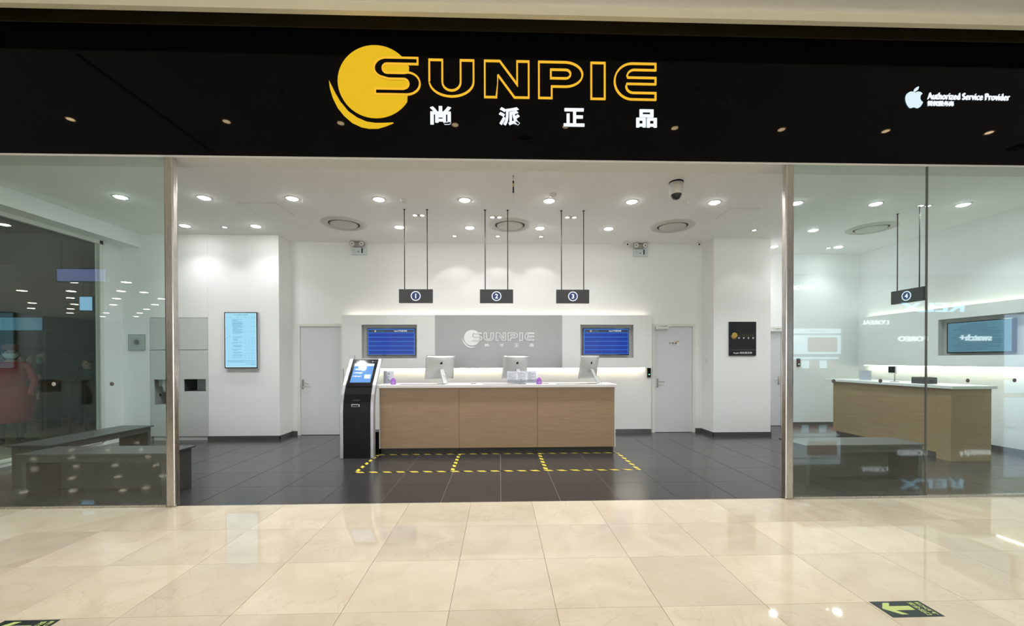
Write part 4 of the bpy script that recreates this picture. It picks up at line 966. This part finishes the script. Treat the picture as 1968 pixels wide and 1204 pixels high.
MB().box(7.965, 5.98, 1.535, 7.985, 7.20, 2.18).box(7.8605, 5.98, 1.535, 7.97, 5.984, 2.18).box(7.8605, 7.196, 1.535, 7.97, 7.2, 2.18).box(7.8605, 5.98, 2.176, 7.97, 7.2, 2.18).box(7.8605, 5.98, 1.535, 7.97, 7.2, 1.539).build('recess_lining', RECESS, p2)
MB().box(7.93, 4.95, 2.386, 7.95, 8.74, 2.394).build('led_strip', E_COVE, p2); MB().box(7.90, 4.95, 1.338, 7.91, 8.74, 1.344).build('led_strip', E_COV2, p2)
tv = empty('flat_screen', (7.9, 6.62, 1.575)); tag(tv, 'wide teal screen recessed in the right side wall', 'screen')
MB().box(7.90, 6.14, 1.575, 7.965, 7.09, 2.11, ch=.006).build('bezel', BLACKG, tv); MB().box(7.8985, 6.16, 1.595, 7.9005, 7.07, 2.095).build('display', E_TV3, tv)
m = MB(); rr = random.Random(5)
for i in range(17):
    z = 2.065 - i * .027; a = 7.0 - rr.random() * .12; b = 6.25 + rr.random() * .25
    if i == 0: a, b = 6.78, 6.48
    m.box(7.8977, b, z - .008, 7.8986, a, z)
m.build('screen_text', E_TV3T, tv)['kind'] = 'stuff'
pr = empty('receipt_printer', (6.7, 6.95, 1.0881)); tag(pr, 'small dark printer on the side counter behind the glass joint', 'printer')
MB().box(6.62, 6.25, 1.0881, 6.82, 6.47, 1.19, ch=.01).build('body', BENCH, pr); MB().box(6.66, 6.28, 1.19, 6.78, 6.40, 1.193).build('paper_slot', BLACK, pr)
ts = empty('payment_terminal', (6.72, 6.85, 1.0881)); tag(ts, 'pale payment terminal on a thin post, on the side counter', 'terminal')
MB().lathe([(0, 0), (.06, 0), (.06, .01), (0, .012)], (6.72, 6.85, 1.0881), 20).build('foot', PLASG, ts); MB().tube([(6.72, 6.85, 1.095), (6.72, 6.85, 1.24)], .01).build('post', RAIL, ts)
MB().box(6.67, 6.78, 1.23, 6.69, 6.92, 1.36, ch=.006).build('tablet', PLASW, ts); MB().box(6.6685, 6.79, 1.245, 6.6702, 6.91, 1.35).build('tablet_screen', BLACKG, ts)
ah = empty('sign_holder', (6.7, 7.4, 1.0881)); tag(ah, 'clear upright holder on the side counter, behind the payment terminal', 'sign holder')
MB().box(6.68, 7.25, 1.0881, 6.683, 7.5, 1.27).box(6.64, 7.25, 1.0881, 6.74, 7.5, 1.092).build('acrylic_stand', ACRYL, ah); MB().box(6.684, 7.255, 1.1, 6.685, 7.495, 1.265).build('notice', PAPER, ah)

# ================================================================== THE MALL BEHIND THE VIEWER (mirrored in the glass)
def shop_text(s, x0, x1, z0, z1, m, lb, y=-7.5, off=.02):
    mb = MB(); text_into(mb, s, -x1, -x0, z0, z1, .04, 'back', (0, y, 0), off=off)
    tag(mb.build('shop_lettering', m), lb, 'sign')
shop_text('MAX', 11.55, 12.3, 4.22, 4.4, E_NEON, 'white lit lettering MAX high on the opposite shopfront')
shop_text('RELX', 16.0, 18.6, 3.36, 3.72, E_RELX, 'blue-white lit lettering RELX on the opposite shopfront', off=.01)
shop_text('swatch+', 18.45, 19.75, 2.20, 2.46, E_NEON, 'white lit lettering reading swatch on the opposite shopfront', off=.012)
shop_text('FOREO', 15.9, 17.1, 2.18, 2.38, E_NEON, 'white lit lettering FOREO on the opposite shopfront')
shop_text("L'OREAL", 14.4, 15.5, 2.85, 3.02, E_NEON, "white lit lettering L'OREAL on the opposite shopfront", off=0)
vt = empty('cosmetics_display', (12.5, -7.45, 0)); tag(vt, 'lit cosmetics display with a rose poster at the opposite shop', 'display')
MB().box(11.5, -7.49, 1.68, 13.5, -7.42, 2.42).build('light_frame', E_VIT, vt); MB().box(12.15, -7.42, 1.76, 13.35, -7.41, 2.34).build('poster', E_ROSE, vt)
MB().box(11.5, -7.49, 2.5, 13.5, -7.42, 2.68).build('header_band', E_VIT, vt); MB().box(11.5, -7.49, 1.48, 13.4, -7.40, 1.56).build('shelf_light', E_VIT, vt)
m = MB(); text_into(m, 'SKINCARE', -12.9, -12.2, 2.55, 2.62, .01, 'back', (0, -7.42, 0)); m.build('header_lettering', INK, vt)
for k in range(5): MB().box(11.6 + k * .36, -7.47, 1.12, 11.85 + k * .36, -7.41, 1.42).build('product_box', E_VIT if k % 2 else E_ROSE, vt)
MB().box(11.4, -7.49, .0, 13.5, -7.2, 1.1).build('base_cabinet', MWL, vt)
dg = empty('display_table', (15.5, -5.0, 0)); tag(dg, 'pale display table on trestle legs in the opposite shop', 'table')
MB().box(14.2, -5.4, .78, 17.0, -4.6, .84).build('table_top', WHITE, dg)
for x in (14.6, 16.6):
    for s in (-.25, .25): MB().tube([(x, -5, .78), (x + s, -5, 0)], .03).build('leg', SKIRT, dg)
for (x0, x1, z0, z1, y, m_, lb) in ((-12.6, -11.2, 3.72, 4.12, -3.6, E_PURP, 'long lilac screen hanging over the mall walkway at the left'), (-13.75, -13.3, 3.1, 3.6, -5.4, E_BOX, 'small square blue lightbox over the mall walkway')):
    h = empty('hanging_lightbox', ((x0 + x1) / 2, y, z0)); tag(h, lb, 'lightbox')
    MB().box(x0, y - .08, z0, x1, y, z1).build('casing', BLACK, h); MB().box(x0 + .03, y, z0 + .03, x1 - .03, y + .006, z1 - .03).build('lit_face', m_ if m_ is E_PURP else E_RELX, h)
    for q in (x0 + .1, x1 - .1): MB().tube([(q, y - .04, z1), (q, y - .04, MZ)], .008).build('rod', BLACK, h)
lp = MB().box(20.3, -7.49, .1, 22.6, -7.40, 3.25).build('lit_pillar_panel', emit('pillar_pale_light', (0.55, 0.75, 1.0), 2.6)); tag(lp, 'tall pale blue lit panel at the opposite shop, mirrored at the right picture edge', 'light panel')
# lightbox and shelves seen through the left window
lb_ = empty('lightbox_sign', (-11.7, 9.4, 2.2)); tag(lb_, 'pale blue lightbox sign in the passage behind the left window', 'lightbox')
MB().box(-12.4, 9.4, 2.13, -10.0, 9.5, 2.45).build('casing', BLACK, lb_); MB().box(-12.35, 9.39, 2.15, -10.03, 9.4, 2.43).build('lit_face', emit('passage_lightbox', (0.07, 0.16, 0.22), 1.0), lb_)
m = MB(); text_into(m, '西大', -11.35, -10.9, 2.2, 2.40, .006, 'front', (0, 9.39, 0), off=.03); m.build('lettering', E_MENU, lb_)
ss = empty('shop_shelf', (-10.4, 9.3, 0)); tag(ss, 'dim shelf unit with small goods under the passage lightbox', 'shelf')
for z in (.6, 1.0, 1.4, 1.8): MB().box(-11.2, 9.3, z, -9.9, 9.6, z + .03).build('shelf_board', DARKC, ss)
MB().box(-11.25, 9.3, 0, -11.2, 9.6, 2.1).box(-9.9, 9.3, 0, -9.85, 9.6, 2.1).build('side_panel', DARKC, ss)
rr = random.Random(9)
gd = [mat('goods_tan', (0.3, 0.2, 0.12), .6, var=.1), mat('goods_teal', (0.1, 0.22, 0.2), .6, var=.1), mat('goods_pink', (0.36, 0.2, 0.2), .6, var=.1)]
for z in (.63, 1.03, 1.43):
    for k in range(6):
        x = -11.1 + k * .2; h_ = .12 + rr.random() * .14
        g = MB().lathe([(0, 0), (.05, 0), (.055, h_ * .6), (.025, h_ * .85), (.025, h_), (0, h_)], (x, 9.4, z), 12).build('jar', gd[(k + int(z * 10)) % 3]); tag(g, '%s %s jar from the left on the %s passage shelf' % (ORD[k], ('tan', 'teal', 'pink')[(k + int(z * 10)) % 3], {.63: 'bottom', 1.03: 'middle', 1.43: 'top'}[z]), 'jar', 'jars on the passage shelf')
tb = empty('passage_table', (-9.2, 8.9, 0)); tag(tb, 'dark table with trays in the passage behind the left window', 'table')
MB().box(-9.75, 8.7, 1.02, -8.75, 9.1, 1.06).build('table_top', mat('dark_red_wood', (0.09, 0.035, 0.025), .4, var=.1), tb)
for x in (-9.7, -8.8): 
    for y in (8.74, 9.06): MB().box(x - .02, y - .02, 0, x + .02, y + .02, 1.02).build('leg', DARKC, tb)
ty = MB().lathe([(0, 0), (.12, 0), (.15, .03), (.14, .03), (.11, .008), (0, .008)], (-9.0, 8.85, 1.0602), 24).build('tray', gd[0]); tag(ty, 'tan tray on the dark passage table', 'tray')

# people in the passage behind the left window
SKIN = mat('skin', (0.50, 0.32, 0.24), 0.5, var=0.04); HAIRD = mat('dark_hair', (0.02, 0.016, 0.014), 0.5, var=0.1)
def person(name, loc, rz, joints, mats, label, head, extra=None, hairm=None, hat=None, mask=None):
    """joints: list of (position, radius, parent index, zone); grown into one continuous skin and coloured by zone height"""
    me = bpy.data.meshes.new('b'); me.from_pydata([j[0] for j in joints], [(i, j[2]) for i, j in enumerate(joints) if j[2] is not None], [])
    o = bpy.data.objects.new('b', me); C.objects.link(o)
    o.modifiers.new('s', 'SKIN'); bpy.context.view_layer.update()
    for i, j in enumerate(joints):
        sv = me.skin_vertices[0].data[i]; sv.radius = (j[1], j[1] * (j[3] if len(j) > 3 else 1)); sv.use_root = (i == 0)
    ss_ = o.modifiers.new('u', 'SUBSURF'); ss_.levels = 2; ss_.render_levels = 2
    dg_ = bpy.context.evaluated_depsgraph_get(); m2 = bpy.data.meshes.new_from_object(o.evaluated_get(dg_)); bpy.data.objects.remove(o)
    t = empty(name, (0, 0, 0)); tag(t, label, 'person')
    b = MB(); b.mesh(m2); b.sm = [True] * len(b.f); b.m = [mats[1](f, b.v) for f in b.f]; b.build('body', mats[0], t, origin=(0, 0, 0))
    hx, hy, hz, r = head
    hd_ = MB().lathe([(0, -r * 1.25), (r * .35, -r * 1.2), (r * .62, -r * .9), (r * .80, -r * .35), (r * .86, .15 * r), (r * .78, r * .7), (r * .45, r * 1.08), (0, r * 1.2)], (hx, hy, hz), 24).build('head', SKIN, t, origin=(0, 0, 0))
    f = Vector((0, -1, 0))
    MB().lathe([(0, .02), (.012, 0), (.016, -.02), (0, -.03)], (hx, hy - r * .9, hz - r * .15), 10).build('nose', SKIN, hd_, origin=(0, 0, 0))
    for s in (-1, 1):
        MB().lathe([(0, .008), (.011, .004), (.011, -.004), (0, -.008)], (hx + s * r * .32, hy - r * .78, hz + r * .05), 10).build('eye', BLACK, hd_, origin=(0, 0, 0))
        MB().lathe([(0, .03), (.012, .015), (.012, -.015), (0, -.03)], (hx + s * r * .86, hy, hz), 10).build('ear', SKIN, hd_, origin=(0, 0, 0))
    MB().box(hx - .022, hy - r * .8 - .004, hz - r * .62, hx + .022, hy - r * .76, hz - r * .56, ch=.003).build('mouth', gd[2], hd_, origin=(0, 0, 0))
    if hairm: MB().lathe([(r * .88, -.1 * r), (r * .97, .25 * r), (r * .9, .8 * r), (r * .5, 1.2 * r), (0, 1.32 * r)], (hx, hy + r * .14, hz), 24).build('hair', hairm, t, origin=(0, 0, 0))
    if hat: MB().lathe([(r * 1.35, .5 * r), (r * 1.0, .62 * r), (r * .98, 1.25 * r), (r * .6, 1.5 * r), (0, 1.52 * r)], (hx, hy, hz), 24).build('hat', hat, t, origin=(0, 0, 0))
    if mask:
        MB().lathe([(0, -.75 * r), (r * .5, -.95 * r), (r * .86, -.55 * r), (r * .93, -.1 * r)], (hx, hy - .012, hz), 24).build('face_mask', mask, t, origin=(0, 0, 0))
    t.location = loc; t.rotation_euler = (0, 0, rz); return t
RED = mat('red_coat', (0.30, 0.02, 0.028), 0.6, var=0.15); TROU = mat('dark_trousers', (0.035, 0.035, 0.04), .7, var=.1); DK = mat('dark_coat', (0.018, 0.03, 0.03), .7, var=.15)
def stand(h, arms=((-.28, -.06, 1.1), (.28, -.06, 1.1)), hands=((-.2, -.22, .92), (.2, -.22, .92)), wide=1.0, lean=0.0):
    s = h / 1.72; q = lambda x, y, z: (x * s, y * s - lean * max(0, z - .95), z * s)
    J = [(q(0, 0, .95), .15 * wide, None, .75), (q(0, 0, 1.12), .14 * wide, 0, .75), (q(0, 0, 1.32), .165 * wide, 1, .7), (q(0, 0, 1.45), .09, 2), (q(0, 0, 1.52), .055, 3),
         (q(-.19, 0, 1.40), .075, 2), (q(*arms[0]), .058, 5), (q(*hands[0]), .04, 6), (q(.19, 0, 1.40), .075, 2), (q(*arms[1]), .058, 8), (q(*hands[1]), .04, 9),
         (q(-.1, 0, .86), .10, 0), (q(-.11, -.01, .48), .068, 11), (q(-.11, .02, .09), .045, 12), (q(-.12, -.12, .04), .04, 13),
         (q(.1, 0, .86), .10, 0), (q(.11, -.01, .48), .068, 15), (q(.11, .02, .09), .045, 16), (q(.12, -.12, .04), .04, 17)]
    for k, (i, hnd) in enumerate(((7, hands[0]), (10, hands[1]))):
        for j in range(5):
            a = (j - 2) * .018; b0 = len(J)
            J.append((q(hnd[0] + a, hnd[1] - .05, hnd[2] - .03), .011, i)); J.append((q(hnd[0] + a * 1.3, hnd[1] - .085 + abs(j - 2) * .008, hnd[2] - .055), .009, b0))
    return J
rt = person('person', (-8.72, 7.65, 0), math.radians(55), stand(1.72, wide=1.35), ([TROU, RED, SKIN], lambda f, v: 0 if v[f[0]][2] < .45 else (2 if v[f[0]][2] > 1.47 else 1)),
            'person in a long red coat, hat and face mask behind the left window', (0, -.01, 1.62, .105), hairm=HAIRD, hat=mat('dull_red_hat', (0.16, 0.05, 0.04), .8, var=.1), mask=mat('mask_blue', (0.55, 0.65, 0.68), .7, var=.03))
sk = MB().lathe([(.235, 1.02), (.30, .80), (.285, .55), (.25, .38), (.24, .38), (.26, .6), (.22, 1.02)], (0, 0, 0), 28); sk.v = [(a, b * .75, c) for a, b, c in sk.v]
sk.build('coat_skirt', RED, rt, origin=(0, 0, 0))
p2_ = person('person', (-10.25, 9.75, 0), math.radians(-10), stand(1.62, hands=((-.16, -.35, 1.05), (.16, -.35, 1.05)), lean=.15), ([DK, DK, SKIN], lambda f, v: 0 if v[f[0]][2] < 1.44 else 2),
             'person in dark clothes with pale hair leaning over the passage table', (0, -.14, 1.53, .1), hairm=mat('pale_hair', (0.45, 0.4, 0.38), .7, var=.1))
person('person', (-9.42, 9.75, 0), math.radians(20), stand(1.5, wide=1.3), ([DK, DK, SKIN], lambda f, v: 0 if v[f[0]][2] < 1.30 else 2),
       'person in a dark coat nearest the window frame in the passage', (0, -.01, 1.41, .1), hairm=HAIRD)
